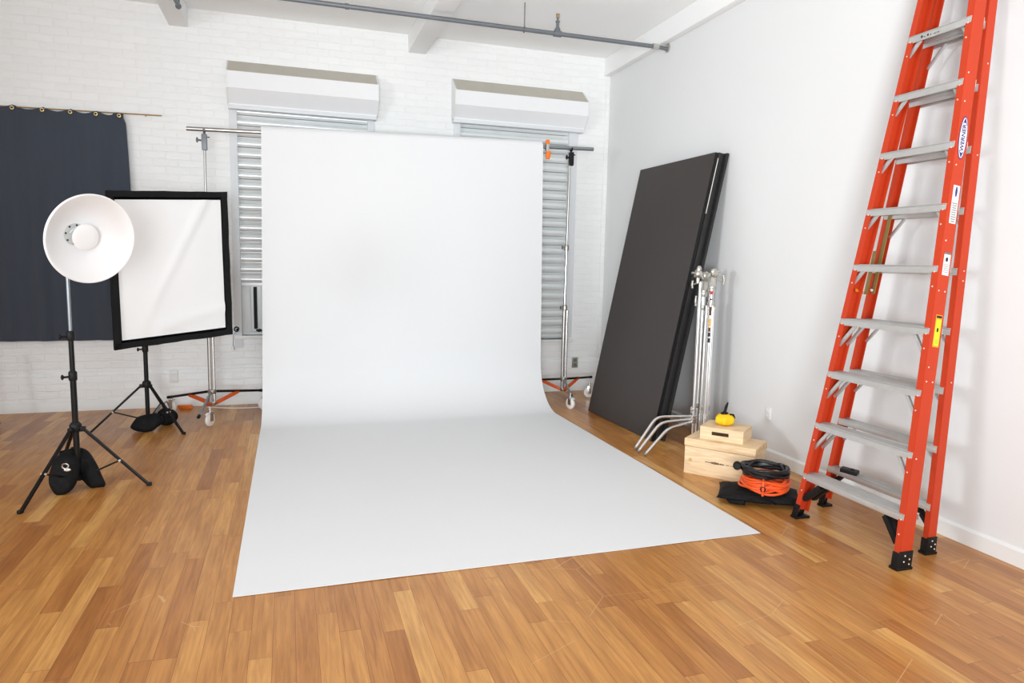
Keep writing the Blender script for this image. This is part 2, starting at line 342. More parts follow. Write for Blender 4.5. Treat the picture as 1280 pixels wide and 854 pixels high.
# ------------------------------------------------------------------ roller shutters
def shutter(x0, x1, z0, z1, hx0, hx1, hz, rails, label, group):
    t = thing('roller_shutter', ((x0+x1)/2, D, hz[0]), label, 'roller shutter', group)
    # corrugated slat curtain
    prof = []; p = .101; n = math.ceil((z1-z0)/p)
    yb = D+.045
    for i in range(n):
        z = z0+i*p
        for k in range(9):
            a = k/8; prof.append((z+.002+a*.062, yb-.020-.014*math.sin(math.pi*a)))
        prof += [(z+.0645, yb+.03), (z+.0685, yb+.03), (z+.069, yb-.004), (z+.080, yb-.012), (z+.0945, yb-.018), (z+.095, yb+.03), (z+.1005, yb+.03)]
    mb = MB(); vs = []
    for z, y in prof: vs += [(x0, y, z), (x1, y, z)]
    mb.poly(vs, [(2*i, 2*i+1, 2*i+3, 2*i+2) for i in range(len(prof)-1)], True)
    sc = mb.build('slat_curtain', M_['galv'], t, recalc=False, sharp=28, solid=.002)
    MB().box((x0, yb-.02, z0-.035), (x1, yb+.005, z0), .003).build('bottom_bar', M_['galv'], t)
    for a, b in rails: MB().box((a, D-.02, rails_z[0] if a < (x0+x1)/2 else rails_z[1]), (b, D+.05, hz[0]+.03), .003).build('guide_rail', M_['rail'], t)
    # housing: bevelled top, straight front, bevelled underside
    dep = hz[4]
    pr = [(0, hz[3]), (dep, hz[2]), (dep, hz[1]), (dep*.45, hz[0]+.01), (dep*.45, hz[0]), (0, hz[0])]
    MB().prism(pr, (hx0, D, 0), (hx1, D, 0), (0, -1, 0), (0, 0, 1)).build('hood', M_['hood'], t)
    e = (V((0, -dep, hz[2]))-V((0, 0, hz[3]))); nrm = V((0, -(hz[3]-hz[2]), dep)).normalized()
    MB().obox(V((hx0, D, hz[3])), (hx1-hx0, 0, 0), e, nrm*.003).build('shaded_top', M_['hood_shade'], t)  # beige strip: shade of the weakly lit top bevel, put into the colour
    MB().box((hx0-.006, D-dep*.45-.012, hz[0]-.038), (hx1+.0, D-.001, hz[0]), .004).build('front_lip', M_['rail'], t)
    for x in (hx0-.012, hx1): MB().prism([(0, hz[3]+.006), (dep+.004, hz[2]+.004), (dep+.004, hz[1]-.004), (dep*.45+.004, hz[0]), (0, hz[0])], (x, D, 0), (x+.012, D, 0), (0, -1, 0), (0, 0, 1)).build('end_plate', M_['trim'], t)
    return t
rails_z = (.57, .57)
shutter(-.455, .78, 1.215, 2.975, -.52, .862, (2.90, 3.035, 3.185, 3.315, .18), [(-.525, -.455), (.78, .845)],
        'silver roller shutter under a white hood, left of the two, stopping above an open gap', 'roller shutters')
rails_z = (.62, .62)
shutter(1.745, 2.985, .66, 2.99, 1.66, 3.13, (2.945, 3.07, 3.215, 3.36, .18), [(1.675, 1.745), (2.985, 3.085)],
        'silver roller shutter under a white hood, right of the two, rolled down to the sill', 'roller shutters')
# pull cord by the left shutter
t = thing('pull_cord', (-.515, D-.02, .56), 'thin dark pull cord with a hook on the left shutter frame', 'cord')
MB().path([(-.50, D-.03, .75), (-.535, D-.03, .70), (-.54, D-.03, .60), (-.525, D-.03, .55)], .004, 6).build('cord', M_['clothgrey'], t)
b = MB().path(arc((-.505, D-.03, .755), .022, 0, 5.2, 12, (1, 0, 0), (0, 0, 1)), .006, 8); b.ball((-.495, D-.04, .75), .014); b.build('hook', M_['plastic'], t)
# wall sockets and small marks
def plate(name, c, u, n, wd, ht, m, label, cat, slots=True, mm='trim'):
    c, u, n = V(c), V(u), V(n); t = thing(name, c, label, cat)
    MB().obox(c-u*wd/2-V((0, 0, ht/2)), u*wd, V((0, 0, ht)), n*.012, .003).build('cover_plate', m, t)
    if slots:
        for s in (-1, 1): MB().obox(c-u*wd*.28+V((0, 0, s*ht*.23-ht*.13))+n*.012, u*wd*.56, V((0, 0, ht*.26)), n*.003, .001).build('socket', M_[mm], t)
plate('wall_outlet', (-1.085, D-.022, .30), (1, 0, 0), (0, -1, 0), .075, .12, M_['white'], 'white power outlet low on the brick wall at left, behind the softbox stand', 'outlet')
plate('wall_outlet', (3.13, D-.022, .33), (1, 0, 0), (0, -1, 0), .075, .12, M_['cast'], 'grey metal power outlet on the brick wall beside the dark leaning boards', 'outlet', mm='grip')
plate('wall_outlet', (R, 4.287, .36), (0, -1, 0), (-1, 0, 0), .055, .09, M_['white'], 'small white outlet plate on the smooth right wall above the cable coils', 'outlet')

# ------------------------------------------------------------------ curtain
RODZ = 2.735
t = thing('curtain_rod', (-2.2, D-.05, RODZ), 'thin brass curtain rod on the brick wall at upper left', 'curtain rod')
MB().tube((-3.2, D-.055, RODZ-.02), (-1.10, D-.055, RODZ+.015), .006, 10).build('rod', M_['brass'], t)
for x in (-3.1, -1.24): MB().tube((x, D, RODZ+.01), (x, D-.055, RODZ+.012 if x > -2 else RODZ-.018), .006, 8).build('bracket', M_['brass'], t)
t = thing('curtain', (-2.2, D-.06, .67), 'dark charcoal curtain hanging from a brass rod at the left', 'curtain')
nx, nz = 150, 46; vs = []; fs = []
gx = [-3.0, -2.78, -2.52, -2.27, -2.045, -1.83, -1.63, -1.445]
for k in range(nz+1):
    v = k/nz
    for i in range(nx+1):
        u = i/nx; x = -3.1+1.70*u
        z = .668+v*(RODZ+.012-.668)
        near = min(abs(x-g) for g in gx)
        if v > .9: z -= (v-.9)/.1*.030*math.sin(min(1, near/.11)*math.pi/2)*(1.0 if x < -1.5 else .4)
        fold = .012*math.sin(u*41+2.2*noise.noise(V((u*5, v*.7, 1)))+.6*math.sin(v*3))+.006*math.sin(u*83+1.3+2*noise.noise(V((u*3, v, 7))))+.022*noise.noise(V((u*8, v*1.2, 3)))
        rightpull = max(0, (u-.93)/.07)
        y = D-.05+fold*(.55+.45*(1-v))-.015
        x2 = x+.02*rightpull*(1-v**3)*1.4-.015*rightpull*(v > .97)
        vs.append((x2, y, z))
for k in range(nz):
    for i in range(nx):
        a = k*(nx+1)+i; fs.append((a, a+1, a+nx+2, a+nx+1))
MB().poly(vs, fs, True).build('cloth', M_['curtain'], t, recalc=False, solid=.003)
for g in gx[2:]:
    MB().path(arc((g, D-.088, RODZ-.018), .013, 0, 2*math.pi, 14, (1, 0, 0), (0, 0, 1)), .0045, 6).build('grommet', M_['brass'], t)

# ------------------------------------------------------------------ ceiling pipes
PY, PZ = 6.04, 3.522
t = thing('sprinkler_pipe', (1.0, PY, PZ), 'long grey sprinkler pipe hung across under the ceiling beams', 'pipe')
MB().tube((-3, PY, PZ), (3.36, PY, PZ), .019, 16).build('pipe', M_['grip'], t)
b = MB().tube((3.30, PY, PZ), (3.36, PY, PZ), .027, 16); b.build('coupling', M_['cast'], t)
MB().path([(3.36, PY, PZ), (3.41, PY, PZ-.004), (3.455, PY, PZ-.008)], .017, 12).build('wall_end', M_['grip'], t)
MB().lathe([(0, 0), (.04, 0), (.04, .012), (0, .012)], (3.452, PY, PZ), (1, 0, 0), 20).build('flange', M_['cast'], t)
MB().tube((2.02, PY, PZ), (2.02, PY, ZC), .005, 8).path(arc((2.02, PY, PZ), .026, 0, 2*math.pi, 16, (0, 1, 0), (0, 0, 1)), .004, 6).build('hanger', M_['grip'], t)
b = MB().tube((2.30, PY, PZ), (2.37, PY, PZ), .027, 14).lathe([(0, 0), (.026, 0), (.026, .03), (.014, .05), (.014, .085), (.02, .09), (.02, .10), (.01, .105), (.01, .13), (0, .13)], (2.335, PY, PZ+.01), (0, 0, 1), 16)
b.build('branch_fitting', M_['grip'], t)
b = MB().tube((2.335, PY, PZ+.13), (2.335, PY, PZ+.155), .009, 10).lathe([(0, 0), (.02, 0), (.02, .004), (0, .004)], (2.335, PY, PZ+.165), (0, 0, 1), 14).path([(2.322, PY, PZ+.135), (2.319, PY, PZ+.15), (2.325, PY, PZ+.167)], .003, 6).path([(2.348, PY, PZ+.135), (2.351, PY, PZ+.15), (2.345, PY, PZ+.167)], .003, 6)
b.build('sprinkler_head', M_['brass'], t)
MB().tube((.47, PY, PZ), (.50, PY, PZ), .024, 14).build('coupling', M_['grip'], t)
t = thing('conduit_pipe', (-.83, 6.45, 3.5), 'short dark grey pipe end under the left ceiling beam, at the top edge', 'pipe')
MB().path([(-.83, 6.47, 3.505), (-.845, 6.2, 3.515), (-.86, 5.6, 3.53), (-.86, 3.5, 3.55)], .017, 12).ball((-.83, 6.475, 3.50), .024).build('pipe', M_['grip'], t)
MB().tube((-.83, 6.47, 3.505), (-.835, 6.46, ZC), .013, 10).build('riser', M_['grip'], t)

# ------------------------------------------------------------------ seamless paper backdrop on two stands
YB = 6.63
def bar_z(x): return 2.552+(x+.82)/3.82*.085
t = thing('crossbar', (1.0, YB, bar_z(1)), 'long silver crossbar laid over the two backdrop stands', 'crossbar')
MB().tube((-.82, YB, bar_z(-.82)), (2.99, YB, bar_z(2.99)), .0185, 18).build('tube', M_['steel'], t)
MB().tube((2.10, YB, bar_z(2.1)), (2.99, YB, bar_z(2.99)), .0192, 18).build('inner_tube', M_['clothgrey'], t)
t = thing('paper_backdrop', (1.1, YB-.6, 0), 'wide white seamless paper sweeping from its roll down over the floor', 'backdrop')
xl0, xr0 = -.215, 2.42; xl1, xr1 = -.257, 2.463; RR_ = .056
MB().lathe([(.021, 0), (RR_, 0), (RR_, 2.634), (.021, 2.634)], (xl0, YB, bar_z(xl0)), V((2.634, 0, bar_z(xr0)-bar_z(xl0))), 40).build('roll', M_['paper'], t)
path = []
yv = YB-RR_-.002
for k in range(9): path.append((yv, 2.588-(2.588-.46)*k/8))
a0 = 0
for k in range(1, 25):     # the sweep: an ellipse quarter from the wall to the floor
    a = k/24*math.pi/2
    path.append((yv-.46*(1-math.cos(a)), .46-.456*math.sin(a)))
for k in range(1, 41): path.append((yv-.46-(yv-.46-3.051)*k/40, .004))
L_ = [0]
for i in range(1, len(path)): L_.append(L_[-1]+math.dist(path[i], path[i-1]))
vs = []; fs = []; nx = 40
for i, (y, z) in enumerate(path):
    s = min(1, L_[i]/2.9); xl = xl0+(xl1-xl0)*s; xr = xr0+(xr1-xr0)*s
    for j in range(nx+1):
        u = j/nx; x = xl+(xr-xl)*u
        zz = z+(bar_z(x)-bar_z(1))*max(0, 1-L_[i]/1.5)
        if z < .01:
            e = min(u, 1-u)
            zz += .005*max(0, noise.noise(V((x*1.7, y*1.1, 0))))
        vs.append((x, y-.004*math.sin(x*2.4)*max(0, min(1, z/.8, (2.588-z)/.8)), zz))
for i in range(len(path)-1):
    for j in range(nx):
        a = i*(nx+1)+j; fs.append((a, a+1, a+nx+2, a+nx+1))
MB().poly(vs, fs, True).build('paper_sheet', M_['paper'], t, recalc=False, solid=.0025, sharp=80)

def caster(t, c, r=.058, yaw=0.):
    c = V(c); ax = V((math.cos(yaw), math.sin(yaw), 0))
    p = MB().lathe([(r*.35, -.012), (r*.9, -.012), (r, -.008), (r, .008), (r*.9, .012), (r*.35, .012)], c, ax, 28).build('caster', M_['white'], t)
    b = MB()
    for s in (-1, 1): b.obox(c+ax*s*.017-V((0, 0, .012))-ax*.0015-ax.cross(V((0, 0, 1)))*.022, ax*.003, ax.cross(V((0, 0, 1)))*.044, V((0, 0, r+.022)), .001)
    b.obox(c-ax*.02-ax.cross(V((0, 0, 1)))*.022+V((0, 0, r+.006)), ax*.04, ax.cross(V((0, 0, 1)))*.044, V((0, 0, .006)), .001).tube(c+V((0, 0, r+.01)), c+V((0, 0, r+.05)), .009, 10)
    b.build('fork', M_['chrome'], p)
    MB().obox(c+ax.cross(V((0, 0, 1)))*.02+V((0, 0, r+.002))-ax*.012, ax*.024, ax.cross(V((0, 0, 1)))*.035-V((0, 0, .012)), V((0, 0, .005)), .001).build('brake_lever', M_['white'], p)

def backdrop_stand(x, y, feet, label, holder_dx, top, offs):
    t = thing('backdrop_stand', (x, y, 0), label, 'stand', 'backdrop stands')
    b = MB().tube((x-.014, y, .14), (x-.014, y, 1.02), .0165); b.build('lower_column', M_['steel'], t)
    MB().tube((x+.018, y-.004, .125), (x+.018, y-.004, .98), .013).build('leg_riser', M_['chrome'], t)
    MB().tube((x-.012, y, 1.0), (x-.006, y, 1.62), .0135).build('middle_column', M_['chrome'], t)
    MB().tube((x-.006, y, 1.6), (x, y, top-.10), .0105).build('upper_column', M_['steel'], t)
    for z in (.98, 1.60):
        c = MB().lathe([(0, 0), (.024, 0), (.026, .01), (.026, .05), (.02, .06), (0, .06)], (x-.008, y, z), (0, 0, 1), 18).build('collar', M_['cast'], t)
        k = MB().tube((x-.02, y-.01, z+.03), (x-.055, y-.03, z+.03), .006, 8).obox((x-.065, y-.045, z+.012), (.008, .005, 0), (-.008, .024, 0), (0, 0, .036), .002); k.build('knob', M_['cast'], c)
    # top holder gripping the crossbar
    hb = MB().obox((x-.022+holder_dx, y-.03, top-.17), (.044, 0, 0), (0, .05, 0), (0, 0, .135), .008)
    hb.path(arc((x+holder_dx, YB, bar_z(x)), .03, -math.pi*1.02, .02*math.pi, 10, (0, 1, 0), (0, 0, 1)), .009, 8)
    hb.tube((x-.02+holder_dx, y-.005, top-.09), (x-.05+holder_dx, y-.02, top-.09), .008, 8).ball((x-.056+holder_dx, y-.022, top-.09), .017, .6, 1, 1.4)
    hb.tube((x+.02+holder_dx, y-.005, top-.06), (x+.042+holder_dx, y-.01, top-.06), .006, 8)
    hb.build('bar_holder', M_['grip'] if holder_dx == 0 else M_['plastic'], t)
    hub = MB().lathe([(0, 0), (.033, 0), (.036, .01), (.036, .035), (.028, .045), (0, .045)], (x, y, .235), (0, 0, 1), 22).build('hub', M_['cast'], t)
    MB().lathe([(0, 0), (.03, 0), (.034, .008), (.034, .03), (0, .03)], (x, y, .128), (0, 0, 1), 22).build('hub', M_['cast'], t)
    for fx, fy, fz in feet:
        a = V((x, y, .255)); f = V((fx, fy, fz)); d = (f-a); dn = V((d.x, d.y, 0)).normalized()
        l = MB().tube(a+dn*.03, f, .0115, 10).build('leg', M_['black'] if fy > y-.1 else M_['clothgrey'], t)
        MB().tube(f-d.normalized()*.02, f+d.normalized()*.008, .014, 10).build('end_cap', M_['plastic'], l)
        # orange flat brace from the lower hub up to the leg
        p0 = V((x, y, .148))+dn*.04; p1 = a+d*.52; sd = dn.cross(V((0, 0, 1)))*.010
        MB().obox(p0-sd-V((0, 0, .017)), p1-p0, V((0, 0, .034)), sd*2, .003).build('brace', M_['rust'], t)
    return t
ls = backdrop_stand(-.68, YB, [(-1.09, 6.96, .155), (-.27, 6.90, .20), (-.755, 6.27, .105)],
    'tall silver rolling stand with orange braces at the left end of the white paper', 0, 2.55, 0)
caster(ls, (-1.07, 7.0, .058), yaw=.9); caster(ls, (-.675, 6.36, .058), yaw=-.5); caster(ls, (-.25, 6.95, .058), yaw=1.9)
rs = backdrop_stand(2.735, YB, [(3.13, 6.80, .235), (2.35, 6.93, .20), (2.70, 6.33, .14)],
    'tall silver rolling stand with orange braces at the right end of the white paper', .012, 2.625, 0)
caster(rs, (2.69, 6.32, .058), yaw=.35); caster(rs, (3.13, 6.84, .058), yaw=1.2); caster(rs, (2.30, 6.97, .058), yaw=1.9)

# orange spring clamp on the bar
cx = 2.475; cz = bar_z(cx)
t = thing('spring_clamp', (cx, YB-.02, cz), 'orange tipped spring clamp gripping the crossbar at the right end of the roll', 'clamp')
MB().path(arc((cx, YB, cz), .030, -1.2, 4.2, 12, (0, 1, 0), (0, 0, 1)), .009, 8).obox((cx-.014, YB-.05, cz-.055), (.028, 0, 0), (0, .02, 0), (0, 0, .10), .003).build('jaw', M_['cast'], t)
MB().obox((cx-.022, YB-.062, cz-.125), (.046, 0, 0), (0, .03, 0), (.004, -.01, .075), .010).build('handle_tip', M_['orangeclip'], t)
MB().obox((cx-.020, YB-.055, cz+.02), (.038, 0, 0), (0, .03, 0), (0, .0, .045), .010).build('handle_tip', M_['orangeclip'], t)

# small things by the wall at floor level
tag(MB().obox((-1.03, 7.14, 0), (.12, -.02, 0), (.01, .05, 0), (-.02, 0, .035), .004).build('wedge', M_['orangeclip'], loc=(-1.0, 7.13, 0)), 'small orange wedge on the floor against the brick wall', 'wedge')
pts = []
for i in range(40):
    u = i/39; pts.append((-.78+.75*u, 7.15-.10*math.sin(u*math.pi)-.03*u, .006+.10*max(0, u-.72)**1.5*2.2))
tag(MB().path(pts, .006, 8).build('cable', M_['cordw'], loc=(-.4, 7.1, 0)), 'thin white cable lying along the foot of the brick wall', 'cable')
t = thing('metal_pole', (-2.40, 6.84, 0), 'slim grey metal pole at the extreme left edge below the curtain', 'pole')
MB().tube((-2.405, 6.84, 0), (-2.45, 6.95, .62), .016).build('tube', M_['clothgrey'], t)
MB().lathe([(0, 0), (.02, 0), (.02, .03), (0, .03)], (-2.405, 6.84, 0), (0, 0, 1), 14).build('foot', M_['plastic'], t)

# ------------------------------------------------------------------ black tripod light stands
def light_stand(x, y, top, joint, low, feet, secs, label):
    t = thing('light_stand', (x, y, 0), label, 'light stand', 'black tripod light stands')
    MB().tube((x, y, low), (x, y, secs[0]), .0175).build('lower_pole', M_['black'], t)
    z0 = secs[0]; rr = .0145
    for i, z in enumerate(list(secs[1:])+[top]):
        MB().tube((x, y, z0-.02), (x, y, z), rr).build('middle_pole' if i == 0 and len(secs) > 1 else 'upper_pole', M_['black'] if i == 0 and len(secs) > 1 else M_['clothgrey'] if rr < .012 else M_['black'], t)
        c = MB().lathe([(0, 0), (.021, 0), (.024, .008), (.024, .05), (.018, .06), (0, .06)], (x, y, z0-.045), (0, 0, 1), 18).build('collar', M_['plastic'], t)
        k = MB().tube((x-.02, y-.012, z0-.02), (x-.045, y-.024, z0-.02), .007, 8); k.ball((x-.05, y-.026, z0-.02), .012, .7, 1, 1.4); k.build('knob', M_['plastic'], c)
        z0 = z; rr -= .0045
    cu = MB().lathe([(0, 0), (.03, 0), (.034, .01), (.034, .04), (.024, .055), (0, .055)], (x, y, joint-.02), (0, 0, 1), 22)
    for fx, fy in feet:
        d = V((fx-x, fy-y, 0)).normalized(); cu.obox(V((x, y, joint-.022))+d*.015-d.cross(V((0, 0, 1)))*.014, d*.04, d.cross(V((0, 0, 1)))*.028, V((0, 0, .03)), .004)
    cu.build('leg_collar', M_['plastic'], t)
    cl = MB().lathe([(0, 0), (.024, 0), (.027, .006), (.027, .026), (.02, .032), (0, .032)], (x, y, low), (0, 0, 1), 20).build('brace_collar', M_['plastic'], t)
    for fx, fy in feet:
        d = V((fx-x, fy-y, 0)).normalized(); a = V((x, y, joint-.005))+d*.045; f = V((fx, fy, .009)); sd = d.cross(V((0, 0, 1)))
        l = MB().obox(a-sd*.010-V((0, 0, .012)), f-a, sd*.020, V((0, 0, .022)), .004).build('leg', M_['black'], t)
        MB().obox(f-sd*.012-d*.012-V((0, 0, .009)), d*.030, sd*.024, V((0, 0, .022)), .006).build('rubber_foot', M_['plastic'], l)
        m = lerp(a, f, .56); q = V((x, y, low+.016))+d*.022
        br = MB().obox(q-sd*.003-V((0, 0, .006)), m-q, sd*.006, V((0, 0, .012)), .001); br.build('brace', M_['black'], t)
        MB().tube(m-sd*.016, m+sd*.016, .007, 10).build('rivet', M_['rivet'], l)
    return t
DS = (-1.287, 4.83)
light_stand(DS[0], DS[1], 1.47, .385, .05, [(-1.468, 4.412), (-.879, 4.765), (-1.50, 5.23)], [.73, .98], 'black tripod light stand carrying the round white dish')
SB = (-1.165, 6.40)
light_stand(SB[0], SB[1], 1.30, .375, .06, [(-1.577, 6.281), (-.855, 6.108), (-1.06, 6.80)], [.70], 'black tripod light stand behind the rectangular softbox')

# beauty dish
ax = V((.68, -.70, -.17)).normalized(); Cc = V((-1.097, 4.62, 1.553)); base = Cc-ax*.165
t = thing('beauty_dish_light', (DS[0], DS[1], 1.47), 'round white dish reflector light facing the room, on the nearer left stand', 'studio light')
prof = [(.066, 0), (.08, .004), (.12, .03), (.165, .07), (.21, .118), (.238, .152), (.252, .165), (.262, .163), (.262, .156), (.248, .150), (.222, .112), (.175, .062), (.128, .02), (.085, -.01), (.066, -.014), (.066, 0)]
d_ = MB().lathe(prof, base, ax, 72).build('dish', M_['dish'], t, sharp=50)
rimr = .257
MB().path([Cc-ax*.002+(ax.orthogonal().normalized()*math.cos(a)+ax.cross(ax.orthogonal().normalized())*math.sin(a))*rimr for a in [2*math.pi*i/72 for i in range(72)]], .0055, 8, closed=True).build('rim', M_['dish'], d_)
df = MB().lathe([(0, .012), (.04, .011), (.068, .007), (.078, 0), (.074, -.004), (.04, .002), (0, .004)], base+ax*.105, ax, 40).build('deflector', M_['dish'], t, sharp=60)
b = MB(); o1 = ax.orthogonal().normalized(); o2 = ax.cross(o1)
for k in range(3):
    q = o1*math.cos(k*2.094+.4)+o2*math.sin(k*2.094+.4); b.tube(base+q*.066+ax*.0, base+q*.055+ax*.105, .003, 8)
b.build('deflector_post', M_['chrome'], df)
hd = MB().lathe([(0, -.012), (.0665, -.006), (.0665, .002), (.0, .002)], base, ax, 30).build('mounting_plate', M_['grey'], t)
MB().path([base+ax*.012+(o1*math.cos(a)+o2*math.sin(a))*.036 for a in [i/24*5.4 for i in range(25)]], .007, 8).tube(base, base+ax*.04, .012, 12).build('flash_tube', M_['glass'], hd)
b = MB()
for k in range(8):
    q = o1*math.cos(k*.785)+o2*math.sin(k*.785); b.ball(base+q*.056+ax*.002, .006)
b.build('screw', M_['ink'], hd)
MB().lathe([(0, -.012), (.058, -.012), (.064, -.02), (.064, -.13), (.058, -.14), (0, -.14)], base, ax, 30).build('flash_head', M_['plastic'], t)
b = MB().tube((DS[0], DS[1], 1.40), (DS[0], DS[1], 1.52), .018, 12).path([(DS[0], DS[1], 1.50), base-ax*.075-V((0, 0, .075)), base-ax*.075], .014, 10); b.build('swivel_mount', M_['plastic'], t)

# softbox
t = thing('softbox_light', (SB[0], SB[1], 1.3), 'rectangular softbox with white front and black border on the farther left stand', 'softbox')
bl, br_, tr, tl = V((-1.272, 5.862, .741)), V((-.469, 6.29, .808)), V((-.487, 6.333, 2.007)), V((-1.290, 5.90, 1.941))
cen = (bl+br_+tr+tl)/4; uu = (br_-bl).normalized(); vv = (tl-bl).normalized(); nn = uu.cross(vv).normalized()
if nn.y > 0: nn = -nn     # towards the camera
def quadpt(a, b): return lerp(lerp(bl, br_, a), lerp(tl, tr, a), b)
NN = 28
vs = []; fs = []
ins = .055
for j in range(NN+1):
    for i in range(NN+1):
        a, b = i/NN, j/NN
        p = quadpt(ins*1.1+(1-ins*2.2)*a, ins+(1-2*ins)*b)
        bulge = .012*math.sin(a*math.pi)*math.sin(b*math.pi)
        s1 = a-b*.95; w1 = .022*math.exp(-((a*1.0-.12-b*.72)/.035)**2)*(.4+.6*b)*(1 if a > .25 else .3)
        w2 = .016*math.exp(-((b-.05-(a-.3)*.16)/.03)**2)*(1 if a > .35 else 0)
        p = p+nn*(bulge+w1+w2+.004*noise.noise(V((a*5, b*4, 1)))-.012)
        vs.append(p)
for j in range(NN):
    for i in range(NN):
        k = j*(NN+1)+i; fs.append((k, k+1, k+NN+2, k+NN+1))
MB().poly(vs, fs, True).build('diffusion_front', M_['diff'], t, recalc=False, solid=.002, sharp=90)
# black border with slightly wavy cloth edges
def border(p0, p1, inn):
    n = 18; b = MB(); vs = []
    for i in range(n+1):
        q = lerp(p0, p1, i/n); wv = .005*noise.noise(V((i*.45, p0.x*3, p0.z*3)))-.012*math.sin(i/n*math.pi)*0
        vs += [q+inn*wv*1.2+nn*.004, q+inn*(.046+wv)+nn*.004, q+inn*(.046+wv)-nn*.035, q+inn*wv*1.2-nn*.035]
    fs = []
    for i in range(n):
        for k in range(4): fs.append((4*i+k, 4*i+(k+1) % 4, 4*i+4+(k+1) % 4, 4*i+4+k))
    fs += [(3, 2, 1, 0), (4*n, 4*n+1, 4*n+2, 4*n+3)]
    b.poly(vs, fs); b.build('border', M_['blackcloth'], t)
border(bl, br_, vv); border(tl, tr, -vv); border(bl, tl, uu); border(br_, tr, -uu)
rear = cen-nn*.34; rr = .09
sb = []; sides = [bl, br_, tr, tl]; back = [rear-uu*rr-vv*rr, rear+uu*rr-vv*rr, rear+uu*rr+vv*rr, rear-uu*rr+vv*rr]
ms = MB(); vs = []
for k in range(9):
    s = k/8
    for q, bq in zip(sides, back): vs.append(lerp(q-nn*.03, bq, s)+(q-cen)*.13*math.sin(s*math.pi))
fs = []
for k in range(8):
    for j in range(4): fs.append((4*k+j, 4*k+(j+1) % 4, 4*k+4+(j+1) % 4, 4*k+4+j))
fs.append((32, 33, 34, 35))
ms.poly(vs, fs, True).build('shell', M_['blackcloth'], t, solid=.004, sharp=60)
MB().tube(rear-nn*.0, rear-nn*.14, .06, 24).build('flash_head', M_['plastic'], t)
MB().path([(SB[0], SB[1], 1.22), (SB[0], SB[1], 1.32), rear-nn*.07-V((0, 0, .05)), rear-nn*.07], .014, 10).build('swivel_mount', M_['plastic'], t)

# ------------------------------------------------------------------ sandbags
def lobe(mb, c, u, v, n, a, b, th, seed=0, tuck=.35, seg=22):
    c, u, v, n = V(c), V(u).normalized(), V(v).normalized(), V(n).normalized()
    top = []; bot = []
    for j in range(seg+1):
        for i in range(seg+1):
            s, t_ = 2*i/seg-1, 2*j/seg-1
            e = (max(0, 1-s**2)**.5*max(0, 1-t_**2)**.5)
            k = 1-tuck*.22*((1-abs(s)**3)*abs(t_)**2+(1-abs(t_)**3)*abs(s)**2)
            p = c+u*(a*s*k)+v*(b*t_*k)
            w_ = 1+.25*noise.noise(V((s*2+seed, t_*2, seed)))
            cr_ = .012*noise.noise(V((s*6+seed, t_*6, seed*2)))*e
            top.append(p+n*(th*e**.8*w_+cr_)); bot.append(p-n*(th*.55*e**.7))
    m = (seg+1)
    vs = top+bot; fs = []
    for j in range(seg):
        for i in range(seg):
            q = j*m+i; fs.append((q, q+1, q+m+1, q+m)); fs.append((q+m*m, q+m+m*m, q+m+1+m*m, q+1+m*m))
    mb.poly(vs, fs, True); bmesh.ops.remove_doubles(mb.bm, verts=mb.bm.verts[:], dist=1e-5)
def inflate(mb, pts, th, nrm, seed=0, lift=0., scale=1.):
    pts = [V(p) for p in pts]; c0 = sum(pts, V((0, 0, 0)))/len(pts); pts = [c0+(p-c0)*scale for p in pts]; n = V(nrm).normalized(); k = len(pts); c = sum(pts, V((0, 0, 0)))/k; m = 6
    ring = []
    for i in range(k):       # smooth the outline
        p0, p1, p2, p3 = pts[i-1], pts[i], pts[(i+1) % k], pts[(i+2) % k]
        for j in range(m):
            u = j/m; ring.append(.5*((2*p1)+(p2-p0)*u+(2*p0-5*p1+4*p2-p3)*u*u+(3*p1-p0-3*p2+p3)*u**3))
    K = len(ring); vs = []; fs = []; S = 9
    for side in (1, -1):
        b0 = len(vs)
        for s in range(S+1):
            r = s/S
            for i, q in enumerate(ring):
                p = c+(q-c)*r; hgt = th*(1-r**2.6)**.5*(1+.3*noise.noise(p*9+V((seed, 0, 0)))) if r < 1 else 0
                p = p+n*side*hgt+n*.015*noise.noise(p*19)*(1 if r < 1 else 0); p.z = max(.002, p.z+lift); vs.append(p)
        for s in range(S):
            for i in range(K): fs.append((b0+s*K+i, b0+s*K+(i+1) % K, b0+(s+1)*K+(i+1) % K, b0+(s+1)*K+i))
    mb.poly(vs, fs, True); bmesh.ops.remove_doubles(mb.bm, verts=mb.bm.verts[:], dist=1e-5)
t = thing('sandbag', (-1.29, 4.80, 0), 'black saddle sandbag slung inside the legs of the dish light stand', 'sandbag', 'black sandbags')
mb = MB(); inflate(mb, [(-1.324, 4.831, 0.218), (-1.382, 4.819, 0.199), (-1.413, 4.782, 0.136), (-1.414, 4.741, 0.068), (-1.382, 4.709, 0.015), (-1.350, 4.70, .004), (-1.302, 4.713, 0.022), (-1.275, 4.745, 0.076), (-1.278, 4.797, 0.162)], .048, (0, -1, .6), 1, .008, 1.12); mb.build('bag_half', M_['blackcloth'], t, sharp=70)
mb = MB(); inflate(mb, [(-1.325, 4.908, 0.213), (-1.252, 4.897, 0.198), (-1.202, 4.861, 0.138), (-1.169, 4.832, 0.071), (-1.150, 4.81, 0.015), (-1.208, 4.80, 0.010), (-1.250, 4.827, 0.035), (-1.293, 4.855, 0.09), (-1.321, 4.883, 0.162)], .045, (0, -1, .6), 5, .008, 1.18); mb.build('bag_half', M_['blackcloth'], t, sharp=70)
MB().path([(-1.39, 4.86, .20), (-1.375, 4.84, .232), (-1.32, 4.86, .238), (-1.27, 4.89, .225)], .010, 8).build('handle', M_['blackcloth'], t)
